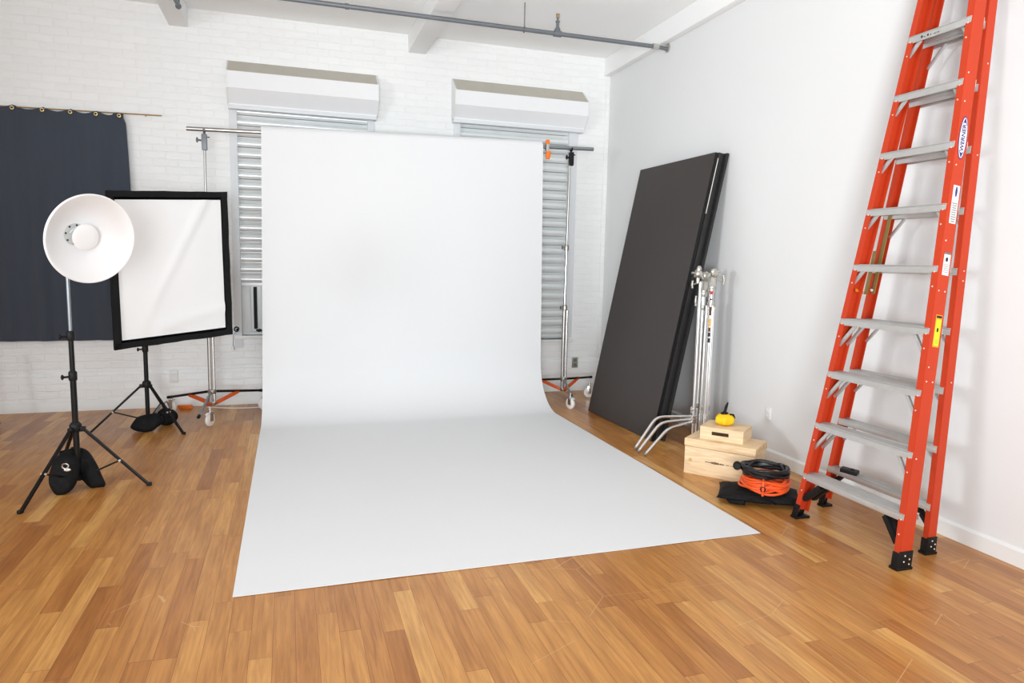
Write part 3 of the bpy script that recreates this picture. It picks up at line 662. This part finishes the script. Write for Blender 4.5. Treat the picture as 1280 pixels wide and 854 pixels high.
MB().path(arc((-1.325, 4.722, .172), .017, 0, 6.28, 10, (1, 0, 0), (0, -.2, 1)), .005, 6).ball((-1.312, 4.712, .150), .017, 1.2, .5, .7).build('clip', M_['chrome'], t)
t = thing('sandbag', (-1.10, 6.38, 0), 'black saddle sandbag on the floor under the softbox stand', 'sandbag', 'black sandbags')
mb = MB(); inflate(mb, [(-1.276, 6.275, 0.045), (-1.230, 6.324, 0.102), (-1.148, 6.342, 0.125), (-1.062, 6.338, 0.120), (-1.030, 6.296, 0.072), (-1.100, 6.248, 0.014), (-1.163, 6.230, 0.0), (-1.243, 6.249, 0.015)], .048, (0, -1, .9), 3, .006); mb.build('bag_half', M_['blackcloth'], t, sharp=70)
mb = MB(); inflate(mb, [(-1.109, 6.523, 0.104), (-1.057, 6.543, 0.135), (-0.979, 6.528, 0.113), (-0.945, 6.492, 0.061), (-0.979, 6.459, 0.013), (-1.053, 6.449, 0.0), (-1.109, 6.471, 0.031)], .045, (0, -1, .7), 8, .006); mb.build('bag_half', M_['blackcloth'], t, sharp=70)
MB().path([(-1.12, 6.45, .11), (-1.08, 6.45, .17), (-1.03, 6.48, .21), (-1.00, 6.51, .13)], .008, 8).build('handle', M_['clothgrey'], t)

# ------------------------------------------------------------------ leaning black boards
yaw, lean, roll = .021, .199, .006
u = V((math.sin(yaw), -math.cos(yaw), 0)); n = V((math.cos(yaw), math.sin(yaw), 0)); wv = n*math.sin(lean)+V((0, 0, math.cos(lean)))
bk = n*math.cos(lean)-V((0, 0, math.sin(lean)))    # behind the board
labels = ['large black board leaning on the right wall, frontmost of the leaning stack',
          'black board sandwiched second in the leaning stack, edge showing',
          'black board third in the leaning stack, between two thinner edges', 'black board rearmost in the leaning stack, touching the right wall']
off = [(0, .030, 0), (.036, .034, .006), (.074, .024, -.01), (.102, .022, .02)]
for i, (d0, th, sl) in enumerate(off):
    o = V((2.827, 6.188, 0))+n*(d0/math.cos(lean))+u*sl
    o = o+V((0, 0, .0)); 
    t = thing('foam_board', o+u*.61, labels[i], 'board', 'leaning black boards')
    base_up = bk*th
    oo = o+V((0, 0, th*math.sin(lean)))
    MB().obox(oo, u*1.22, wv*2.44, bk*th, .004).build('panel', M_['flat'] if i == 0 else M_['flatedge'], t)
    if i == 0:
        MB().obox(oo+u*1.2201+bk*.004, u*.004, wv*2.44, bk*(th-.010), .001).build('edge_tape', M_['plastic'], t)
    if i == 1:
        MB().obox(oo+u*1.2195+wv*1.93-bk*.0032, u*.005, wv*.46, bk*.005, .001).build('torn_white_edge', M_['sticker'], t)

# ------------------------------------------------------------------ folded stands by the wall
def clamp_head(mb, c, s=1., d=(0, -1, 0)):
    c = V(c); d = V(d).normalized(); sd = d.cross(V((0, 0, 1)))
    mb.lathe([(0, -.022*s), (.030*s, -.022*s), (.034*s, -.014*s), (.034*s, .014*s), (.030*s, .022*s), (0, .022*s)], c, d, 24)
    mb.tube(c-V((0, 0, .07*s)), c, .014*s, 12)
    mb.tube(c+d*.02*s, c+d*.05*s, .009*s, 10)
def tee(mb, c, d, l=.035):
    c = V(c); d = V(d).normalized(); mb.tube(c, c+d*.04, .0065, 8); mb.path([c+d*.045-V((0, 0, l)), c+d*.052, c+d*.045+V((0, 0, l))], [.007, .008, .007], 8); mb.ball(c+d*.045+V((0, 0, l)), .009); mb.ball(c+d*.045-V((0, 0, l)), .009)
t = thing('century_stand', (3.115, 4.80, 0), 'chrome stand with three bent tube legs reaching towards the white paper', 'stand')
X0, Y0 = 3.135, 4.79
MB().tube((X0, Y0, .10), (X0, Y0, 1.20), .016).build('column', M_['chrome'], t)
MB().tube((X0, Y0, 1.18), (X0, Y0, 1.34), .0125).build('upper_column', M_['chrome'], t)
hs = [(2.605, 4.775, .245), (2.588, 4.690, .222), (2.592, 4.592, .20)]
for k, (fx, fy, hz) in enumerate(hs):
    hx, hy = X0, Y0; bend = V((fx+.215, fy+.062-.012*k, hz)); foot = V((fx, fy, .012)); a = V((hx, hy, hz))
    p = [a]; d1 = (bend-a).normalized(); d2 = (foot-bend).normalized(); q0 = bend-d1*.07; q1 = bend+d2*.07
    for j in range(9):
        s = j/8; p.append(q0*(1-s)**2+bend*2*s*(1-s)+q1*s*s)
    p.append(foot)
    l = MB().path(p, .0125, 14).build('leg', M_['chrome'], t)
    MB().tube(foot-d2*.012, foot+d2*.004, .0135, 12).build('end_cap', M_['clothgrey'], l)
    MB().lathe([(0, 0), (.024, 0), (.026, .005), (.026, .018), (0, .022)], (X0, Y0, hz-.012), (0, 0, 1), 20).build('leg_collar', M_['cast'], t)
b = MB(); tee(b, (X0-.01, Y0-.015, .30), (-.8, -.5, .15), .02); b.build('locking_knob', M_['cast'], t)
b = MB(); tee(b, (X0, Y0, 1.19), (-.9, -.3, 0)); b.build('locking_knob', M_['cast'], t)
b = MB(); clamp_head(b, (X0-.028, Y0-.005, 1.405), 1.05, (-.9, .25, .15)); b.ball((X0-.03, Y0-.02, 1.44), .022, 1, .8, 1.5); tee(b, (X0-.04, Y0-.01, 1.33), (-1, -.2, -.2), .024); b.build('grip_head', M_['cast'], t)
def folded(X, Y, z0, zt, label, tint, marks):
    t = thing('folded_stand', (X, Y, 0), label, 'stand', 'folded steel stands')
    MB().tube((X, Y, z0+.05), (X, Y, zt-.08), .020).build('column', M_['chrome'], t)
    for k in range(3):
        a = k*2.094+tint; dx, dy = .036*math.cos(a), .036*math.sin(a)
        l = MB().path([(X+dx, Y+dy, z0+.012), (X+dx, Y+dy, z0+.9), (X+dx*.9, Y+dy*.9, zt-.30)], .0130, 10).build('leg', M_['chrome'], t)
        MB().tube((X+dx, Y+dy, z0), (X+dx, Y+dy, z0+.04), .0145, 10).build('rubber_foot', M_['plastic'] if k else M_['white'], l)
    for z in (zt-.31, zt-.20, z0+.30):
        MB().lathe([(0, 0), (.030, 0), (.034, .008), (.034, .034), (.028, .042), (0, .042)], (X, Y, z), (0, 0, 1), 20).build('collar', M_['cast'], t)
    b = MB(); clamp_head(b, (X+.004, Y-.012, zt-.04), 1.12, (.85, -.25, .3) if marks else (-.35, -.9, .9)); b.obox((X-.026, Y-.026, zt-.15), (.052, 0, 0), (0, .048, 0), (0, 0, .08), .010).ball((X-.012, Y-.03, zt-.03), .024, 1, .8, 1.2); b.build('top_fitting', M_['cast'], t)
    return t
fs1 = folded(3.205, 4.735, 0, 1.455, 'folded steel stand with red and gold stickers, middle of the stand cluster', .3, 1)
b = MB(); tee(b, (3.235, 4.71, 1.36), (.75, -.55, .0), .034); b.ball((3.262, 4.70, 1.385), .0, 1); b.build('tee_handle', M_['cast'], fs1)
fs2 = folded(3.215, 4.86, 0, 1.42, 'folded steel stand nearest the wall, behind the stickered one', .9, 0)
b = MB(); tee(b, (3.255, 4.84, 1.13), (.8, -.5, 0), .022); b.build('tee_handle', M_['cast'], fs2)
vw = V((3.205, 4.735, 0)).normalized(); sd = V((vw.y, -vw.x, 0))
def tubelabel(parent, x, y, r, z0, z1, m, name='sticker', w_=.9):
    pts = []; vs = []; fs = []; nseg = 8
    for zz in (z0, z1):
        for k in range(nseg+1):
            a = -w_+2*w_*k/nseg; d = -vw*math.cos(a)+sd*math.sin(a); vs.append(V((x, y, zz))+d*r)
    for k in range(nseg): fs.append((k, k+1, nseg+2+k, nseg+1+k))
    MB().poly(vs, fs, True).build(name, m, parent, recalc=False, solid=.001)
bx, by = 3.205-vw.x*.042, 4.735-vw.y*.042
for z0, z1, m in ((1.245, 1.275, 'red'), (1.20, 1.215, 'ink'), (1.08, 1.15, 'burn'), (.99, 1.055, 'gold'), (.95, .985, 'burn'), (.91, .945, 'ink'), (.862, .90, 'ink')):
    tubelabel(fs1, bx, by, .0127, z0, z1, M_[m])
# front tube carrying the stickers
MB().tube((bx, by, .28), (bx, by, 1.29), .0120).build('sleeve', M_['chrome'], fs1)

# ------------------------------------------------------------------ boxes
def crate(o, ang, L, W, H, lid, m, name, label, cat):
    u = V((math.cos(ang), math.sin(ang), 0)); w_ = V((-math.sin(ang), math.cos(ang), 0)); k = V((0, 0, 1)); o = V(o)
    t = thing(name, o+u*L/2+w_*W/2, label, cat); return t, u, w_, k, o
t, u, w_, k, o = crate((2.658, 4.159, 0), -.921, .497, .288, .253, .05, None, 'wooden_crate', 'larger pale wooden crate with a dark burnt mark, on the floor', 'crate')
MB().obox(o+u*.004+w_*.004, u*.489, w_*.280, k*.196, .003).build('body', M_['pine'], t)
MB().obox(o+k*.199, u*.497, w_*.288, k*.054, .004).build('lid', M_['pine2'], t)
b = MB(); c0 = o+k*.105+u*.155+w_*.004
random.seed(3)
for i in range(26):
    s = i/25; hgt = .003+.016*math.exp(-((s-.35)/.16)**2)*random.uniform(.3, 1)+.004*random.random()*(s < .85)
    if .80 < s < .86 or .66 < s < .70: continue
    b.obox(c0+u*(.20*s)-w_*.0006-k*hgt*.45, u*.007, k*hgt, w_*.0012)
b.build('burnt_mark', M_['burn'], t)
MB().lathe([(0, .0008), (.010, .0008), (.013, 0)], o+k*.10+u*.048+w_*.004, -w_, 18).build('knot', M_['knot'], t)
b = MB()
for i in range(7): b.obox(o+k*(.213+.004*(i % 2))+u*.4965+w_*(.035+.03*i), w_*.014, k*(.010+.012*(i % 3)), u*.0014)
b.build('end_marks', M_['knot'], t)
t, u, w_, k, o = crate((2.757, 4.121, .2535), -.877, .299, .243, .089, 0, None, 'wooden_box', 'smaller pale wooden box with a hand slot, sitting on the crate', 'box')
bb = MB(); Lb, Wb, Hb = .299, .243, .089; sl0, sl1, sz0, sz1 = .082, .200, .034, .060
for a, wd, z0, hh in ((0, sl0, 0, Hb-.012), (sl1, Lb-sl1, 0, Hb-.012), (sl0, sl1-sl0, 0, sz0), (sl0, sl1-sl0, sz1, Hb-.012-sz1)): bb.obox(o+u*a+k*z0, u*wd, w_*.014, k*hh)
bb.obox(o+w_*(Wb-.014), u*Lb, w_*.014, k*(Hb-.012)).obox(o+w_*.014, u*.014, w_*(Wb-.028), k*(Hb-.012)).obox(o+w_*.014+u*(Lb-.014), u*.014, w_*(Wb-.028), k*(Hb-.012)).obox(o+w_*.014+u*.014, u*(Lb-.028), w_*(Wb-.028), k*.01)
bb.build('body', M_['pine'], t)
MB().obox(o+k*(Hb-.012)-u*.002-w_*.002, u*(Lb+.004), w_*(Wb+.004), k*.012, .002).build('top', M_['pine2'], t)

# yellow pouch
yc = V((2.945, 4.10, .3426))
t = thing('pouch', yc, 'small bright yellow pouch with a black strap, on top of the small wooden box', 'pouch')
mb = MB(); tb = bmesh.new(); bmesh.ops.create_icosphere(tb, subdivisions=4, radius=1)
for v in tb.verts:
    c = v.co; a = math.atan2(c.y, c.x); r_ = .070*(1+.07*math.cos(6*a+.5)+.05*noise.noise(c*2.5))
    hh = .044*(abs(c.z)**.85)*(1 if c.z > 0 else -1)
    v.co = V((c.x*r_, c.y*r_*.85, hh+.042+.004*noise.noise(c*5)))
    if v.co.z < .002: v.co.z = .001
    v.co += yc
for f in tb.faces: f.smooth = True
mb.merge(tb); mb.build('bag', M_['yellow'], t, sharp=60)
MB().path([yc+V((-.01, 0, .082)), yc+V((-.008, -.005, .105)), yc+V((.004, 0, .135)), yc+V((.016, 0, .165))], [.016, .010, .010, .005], 8).ball(yc+V((-.008, 0, .085)), .026, 1.2, .9, .5).build('strap', M_['plastic'], t)
MB().path([yc+V((.015, -.03, .083)), yc+V((.045, -.03, .078)), yc+V((.062, -.02, .052))], .007, 8).build('drawstring', M_['plastic'], t)

# ------------------------------------------------------------------ sandbag with two cable coils
t = thing('sandbag', (2.82, 3.50, 0), 'flat black sandbag on the floor under the two cable coils', 'sandbag', 'black sandbags')
mb = MB(); lobe(mb, (2.745, 3.56, .040), (.72, -.55, 0), (.55, .72, 0), (0, 0, 1), .175, .165, .044, 2, .3); mb.build('bag_half', M_['blackcloth'], t, sharp=70)
mb = MB(); lobe(mb, (2.875, 3.475, .040), (.75, -.40, 0), (.45, .75, 0), (0, 0, 1), .175, .155, .046, 6, .3); mb.build('bag_half', M_['blackcloth'], t, sharp=70)
MB().path([(2.60, 3.56, .03), (2.585, 3.50, .02), (2.63, 3.42, .03)], .014, 8).build('strap', M_['blackcloth'], t)
def coil(c, r, turns, rr, h, m, seed):
    random.seed(seed); pts = []; n = 44; ph = [random.random()*6 for _ in range(6)]
    for i in range(turns*n):
        a = 2*math.pi*i/n; k = i/n; lay = k % 3.0
        rad = r*(1-.10*lay/3*1.9)+.010*math.sin(k*2.3+ph[0])+.006*math.sin(a*3+ph[1]+k)+.005*math.sin(a*5+ph[2])
        z = rr+h*(k/turns)+.006*math.sin(a*2+ph[3]+k*1.7)+.005*math.sin(a*4+k)
        pts.append((c[0]+rad*math.cos(a), c[1]+rad*math.sin(a)*.97, c[2]+z))
    return MB().path(pts, rr, 8)
CO = (2.835, 3.49)
t = thing('cable_coil', (CO[0], CO[1], .09), 'coil of orange cable with a buckled strap, under the black coil', 'cable coil')
coil((CO[0], CO[1], .088), .150, 12, .0078, .062, None, 4).build('cable', M_['cordo'], t)
dv = V((-CO[0], -CO[1], 0)).normalized(); sv = V((-dv.y, dv.x, 0))
bc = V((CO[0], CO[1], .128))+dv*.149-sv*.015
b = MB().path([bc-V((0, 0, .05))-dv*.02, bc-V((0, 0, .04))+dv*.012, bc+dv*.016, bc+V((0, 0, .04))+dv*.010, bc+V((0, 0, .045))-dv*.02], .009, 8).build('strap', M_['cordo'], t)
MB().path(arc(bc+dv*.020, .014, 0, 6.28, 12, sv, (0, 0, 1)), .0035, 6).build('buckle', M_['black'], t)
t = thing('cable_coil', (CO[0], CO[1], .17), 'coil of black cable with a round plug, topmost on the orange coil', 'cable coil')
coil((CO[0]+.0, CO[1]+.01, .172), .142, 11, .0082, .045, None, 9).build('cable', M_['cordb'], t)
pc = V((CO[0], CO[1], .238))-sv*-.0
pl_ = V((2.835-.142, 3.49+.105, .212))
MB().path([V((CO[0]-.105, CO[1]+.08, .207)), pl_+V((.02, -.02, 0))], [.013, .019], 12).build('plug_neck', M_['plastic'], t)
MB().lathe([(0, -.018), (.020, -.018), (.027, -.010), (.027, .010), (.020, .018), (0, .018)], pl_, dv, 22).build('plug', M_['plastic'], t)

# ------------------------------------------------------------------ ladder
t = thing('stepladder', (2.98, 2.85, 0), 'tall orange fibreglass stepladder with metal steps leaning on the right wall', 'ladder')
ZT = 3.06
def fr(side, z):      # outer front corner of a front rail (side -1: near camera, +1: far)
    return V((2.82+.14*z, (2.473+.0693*z) if side < 0 else (3.221-.0693*z), z))
def rr_(side, z):
    return V((3.125+.068*z, (2.580+.034*z) if side < 0 else (3.345-.112*z), z))
def channel(a, b, inward, dep, fl, name, m):
    ax_ = (b-a).normalized(); du = (V((1, 0, 0))-ax_*ax_.x).normalized(); dv = (V((0, inward, 0))-ax_*(ax_.y*inward)).normalized()
    th = .0055
    prof = [(0, 0), (dep, 0), (dep, fl), (dep-th, fl), (dep-th, th), (th, th), (th, fl), (0, fl)]
    mb = MB().prism(prof, a, b, du, dv)
    bmesh.ops.bevel(mb.bm, geom=[e for e in mb.bm.edges if abs((e.verts[1].co-e.verts[0].co).normalized().dot(ax_)) > .99], offset=.0018, segments=2, affect='EDGES')
    return mb.build(name, m, t)
for s in (-1, 1):
    channel(fr(s, .05), fr(s, ZT), -s, .076, .038, 'front_rail', M_['orange'])
    channel(rr_(s, .05), rr_(s, ZT), -s, .055, .034, 'rear_rail', M_['orange'])
# feet
for s in (-1, 1):
    for fn, dep, fl in ((fr, .076, .038), (rr_, .055, .034)):
        p = fn(s, 0); q = fn(s, .10); iy = -s
        b = MB().obox(p+V((-.012, -iy*.006, 0)), V((dep+.024, 0, 0)), V((0, iy*(fl+.014), 0)), V((.0, 0, .014)), .004)
        b.obox(p+V((-.006, -iy*.004, .012)), V((dep+.010, 0, 0)), V((0, iy*.006, 0)), V((q.x-p.x, q.y-p.y, .082)), .003)
        b.obox(p+V((-.006, -iy*.004, .012)), V((.006, 0, 0)), V((0, iy*(fl+.006), 0)), V((q.x-p.x, q.y-p.y, .072)), .002)
        ft = b.build('foot', M_['plastic'], t)
        for a_, z_ in ((.28, .045), (.72, .055), (.3, .075), (.75, .03)): MB().ball(p+V((dep*a_+.14*z_, -iy*.005+iy*.0, z_)), .0045, 1, .6, 1).build('rivet', M_['rivet'], ft)
# steps
def tread(i):
    z = .272+.305*i
    a = fr(1, z); b = fr(-1, z); y0 = a.y-.004; y1 = b.y+.004
    x0 = a.x-.004; dep = .088 if i else .098
    mb = MB()
    mb.obox((x0, y1, z-.004), (dep, 0, 0), (0, y0-y1, 0), (0, 0, .006), .001)
    mb.obox((x0, y1, z-.036), (.005, 0, 0), (0, y0-y1, 0), (0, 0, .036), .0015)
    mb.obox((x0+dep-.005, y1, z-.032), (.005, 0, 0), (0, y0-y1, 0), (0, 0, .030), .0015)
    for k in range(7): mb.obox((x0+.008+k*(dep-.02)/6, y1+.01, z+.002), (.004, 0, 0), (0, y0-y1-.02, 0), (0, 0, .0022))
    st = mb.build('step', M_['alum'], t)
    # gusset braces under the step, from the rails
    if i:
        for s in (1, -1):
            yy = fr(s, z).y-s*.012; lz = .125 if i < 4 else .075; ly = .10 if i < 4 else .06
            for xx in ((x0+.012, x0+dep-.018) if i < 4 else (x0+.012,)):
                p = V((xx+.002, yy-s*ly, z-.026)); q = V((xx-.13*lz*1.1, yy-s*.004, z-.026-lz))
                MB().obox(p-V((0, 0, .006)), q-p, V((0, s*.012, .012)), V((.014, 0, 0)), .001).build('brace', M_['alum'], t)
    else:
        for s in (1, -1):
            yy = fr(s, z).y-s*.012
            for xx in (x0+.008, x0+dep-.03):
                p = V((xx, yy-s*.13, z-.046)); q = V((xx-.02, yy-s*.028, z-.15))
                MB().obox(p-V((0, 0, .012)), q-p, V((0, s*.022, .022)), V((.034, 0, 0)), .004).build('corner_brace', M_['plastic'], t)
    # rivets on the front flange
    rv = MB()
    for s in (1, -1):
        for dz in (-.008, -.028, -.10):
            p = fr(s, z+dz); rv.ball((p.x-.001, p.y-s*.022, z+dz), .0045, .6, 1, 1, seg=10)
    rv.build('rivet', M_['rivet'], st)
    return st
steps = [tread(i) for i in range(10)]
# steps on the rear rails too
def rear_tread(i):
    z = .262+.305*i; a = rr_(1, z); b = rr_(-1, z); y0 = a.y-.007; y1 = b.y+.007; x0 = a.x-.006; dep = .066
    mb = MB().obox((x0, y1, z-.004), (dep, 0, 0), (0, y0-y1, 0), (0, 0, .006), .001)
    mb.obox((x0, y1, z-.034), (.005, 0, 0), (0, y0-y1, 0), (0, 0, .034), .0015).obox((x0+dep-.005, y1, z-.034), (.005, 0, 0), (0, y0-y1, 0), (0, 0, .034), .0015)
    for k in range(5): mb.obox((x0+.008+k*(dep-.02)/4, y1+.01, z+.002), (.004, 0, 0), (0, y0-y1-.02, 0), (0, 0, .0022))
    mb.build('rear_step', M_['alum'], t)
    for s in (1, -1):
        yy = rr_(s, z).y-s*.014; lz, ly = (.11, .10)
        if i == 0:
            p = V((x0+.01, yy-s*.12, z-.02)); q = V((x0+.01, yy, z-.14)); MB().obox(p, q-p, V((0, s*.016, .018)), V((.03, 0, 0)), .002).build('corner_brace', M_['plastic'], t)
        elif i in (1, 2, 3, 5, 8):
            p = V((x0+dep-.02, yy-s*ly, z-.030)); q = V((x0+dep-.02, yy, z-.03-lz)); MB().obox(p, q-p, V((0, s*.010, .010)), V((.012, 0, 0)), .001).build('brace', M_['alum'], t)
for i in range(9): rear_tread(i)
MB().obox((3.135, 3.19, .276), (-.06, -.04, .0), (.03, -.10, 0), (0, 0, .022), .005).ball((3.12, 3.10, .296), .0125).build('step_bracket', M_['plastic'], t)
# top cap
MB().box((2.82+.14*ZT-.02, 2.60, ZT-.01), (R-.003, 3.06, ZT+.05), .01).build('top_cap', M_['plastic'], t)
# folded spreader bar on the far side
for s in (1,):
    yi = lambda z: rr_(s, z).y-s*.040
    a = V((3.125+.068*1.81-.004, yi(1.81), 1.81)); b = V((3.125+.068*1.33-.012, yi(1.33)-s*.01, 1.33))
    sp_ = MB().obox(a-V((.004, .0, 0)), b-a, V((.006, 0, 0)), V((0, -s*.024, 0)), .002)
    c = b+V((-.028, s*.03, -.005)); sp_.obox(c, (a-b)*.52, V((.006, 0, 0)), V((0, -s*.024, 0)), .002)
    so = sp_.build('spreader', M_['olive'], t)
    MB().ball(b+V((-.01, -s*.01, .02)), .009).build('pivot', M_['rivet'], so); MB().ball(a+V((-.006, -s*.012, -.02)), .009).build('pivot', M_['rivet'], so)
    if s > 0:
        q = fr(1, 1.345)+V((.015, -.045, 0)); MB().obox(c+V((0, 0, .0)), q-c, V((0, 0, .016)), V((.004, .004, 0)), .001).build('tie', M_['tie'], so)
# stickers on the outer face of the near front rail
def face(z, dx, out=.0008):      # point on the outer web, dx behind the front edge
    p = fr(-1, z); return V((p.x+dx, p.y-out, z))
axr = (fr(-1, 2)-fr(-1, 1)).normalized(); dxr = (V((1, 0, 0))-axr*axr.x).normalized(); outv = dxr.cross(axr)
if outv.y > 0: outv = -outv
def decal(z, cx_, L, W, m, name, parent=t, lift=.0012, ell=False):
    c = fr(-1, z)+dxr*cx_+outv*lift; mb = MB(); n = 40
    if ell: pts = [c+axr*(L/2*math.cos(a))+dxr*(W/2*math.sin(a)) for a in [2*math.pi*i/n for i in range(n)]]
    else: pts = [c-axr*L/2-dxr*W/2, c+axr*L/2-dxr*W/2, c+axr*L/2+dxr*W/2, c-axr*L/2+dxr*W/2]
    k = len(pts); mb.poly(pts+[p-outv*.0007 for p in pts], [tuple(range(k)), tuple(range(2*k-1, k-1, -1))]+[(i, (i+1) % k, k+(i+1) % k, k+i) for i in range(k)])
    return mb.build(name, m, parent)
zl = 2.125
ov = decal(zl, .040, .212, .052, M_['blue'], 'logo_sticker', ell=True)
decal(zl, .040, .200, .044, M_['sticker'], 'sticker_field', ov, .0018, True)
for sg in (1, -1):       # blue pointed ends
    c = fr(-1, zl)+dxr*.040+outv*.0026; pts = [c+axr*(sg*.0985)]
    for i in range(9):
        a = -1+2*i/8; pts.append(c+axr*sg*(.062+.012*(1-a*a))+dxr*(.0155*a))
    k = len(pts); MB().poly(pts+[p-outv*.0006 for p in pts], [tuple(range(k)), tuple(range(2*k-1, k-1, -1))]).build('sticker_tip', M_['blue'], ov)
def lettering(txt, centre, along, up, size, m, name, parent, bold=.0):
    cu = bpy.data.curves.new('txt', 'FONT'); cu.body = txt; cu.size = size; cu.align_x = 'CENTER'; cu.align_y = 'CENTER'; cu.extrude = .0003; cu.offset = bold
    tmp = bpy.data.objects.new('txt', cu); C.objects.link(tmp); dg = bpy.context.evaluated_depsgraph_get()
    me = bpy.data.meshes.new_from_object(tmp.evaluated_get(dg)); bpy.data.objects.remove(tmp)
    al, u_ = along.normalized(), up.normalized(); n_ = al.cross(u_)
    bp_ = root_loc(parent)
    for v in me.vertices: v.co = V(centre)+al*v.co.x+u_*v.co.y+n_*v.co.z-bp_
    me.name = name; me.materials.clear(); me.materials.append(m); o = bpy.data.objects.new(name, me); C.objects.link(o); o.parent = parent
    return o
lettering('WERNER', fr(-1, zl)+dxr*.040+outv*.0028, axr, -dxr, .033, M_['blue'], 'lettering', ov, .0006)
s1 = decal(1.80, .044, .188, .042, M_['sticker'], 'instruction_sticker')
decal(1.862, .044, .052, .013, M_['blue'], 'printed_emblem', s1, .0019, True)
for i in range(9): decal(1.805-.011*i, .044, .0055, .034-.004*(i % 3), M_['clothgrey'], 'printed_line', s1, .0017)
s2 = decal(1.505, .044, .105, .042, M_['sticker'], 'warning_sticker')
decal(1.560, .044, .010, .040, M_['grip'], 'sticker_header', s2, .0018)
decal(1.530, .042, .022, .016, M_['ink'], 'printed_figure', s2, .0018, True)
for i in range(5): decal(1.505-.009*i, .044, .003, .032, M_['clothgrey'], 'printed_line', s2, .0017)
s3 = decal(1.180, .044, .160, .040, M_['tie'], 'caution_sticker')
decal(1.172, .044, .130, .032, M_['yel'], 'sticker_field', s3, .0016)
decal(1.249, .044, .012, .034, M_['ink'], 'sticker_header', s3, .0019)
decal(1.185, .043, .022, .012, M_['ink'], 'printed_figure', s3, .0022, True); decal(1.13, .044, .025, .022, M_['lime'], 'printed_patch', s3, .002)
# rivets on the webs
rv = MB()
for z in (.55, 1.0, 1.375, 1.99, 2.44, .93, 1.62, 2.3):
    for dx in ((.018, .058) if z in (1.375, .93) else (.02,)): rv.ball(fr(-1, z)+dxr*dx+outv*.001, .0045, 1, .6, 1, seg=10)
for z in (.9, 1.42, 1.47, 2.05, 2.5): rv.ball(rr_(-1, z)+V((.035, -.001, 0)), .0042, 1, .6, 1, seg=10)
rv.build('rivet', M_['rivet'], t)
# small print on the front edge of the ninth step
st = steps[8]; z = .272+.305*8; a = fr(1, z)
b = MB()
for i, (w0, hh) in enumerate(((.010, .012), (.006, .004), (.008, .010), (.004, .006), (.014, .003), (.014, .003))): b.obox((a.x-.0052, a.y-.085-.019*i, z-.024), (.001, 0, 0), (0, -w0, 0), (0, 0, hh))
b.build('printed_mark', M_['ink'], st)
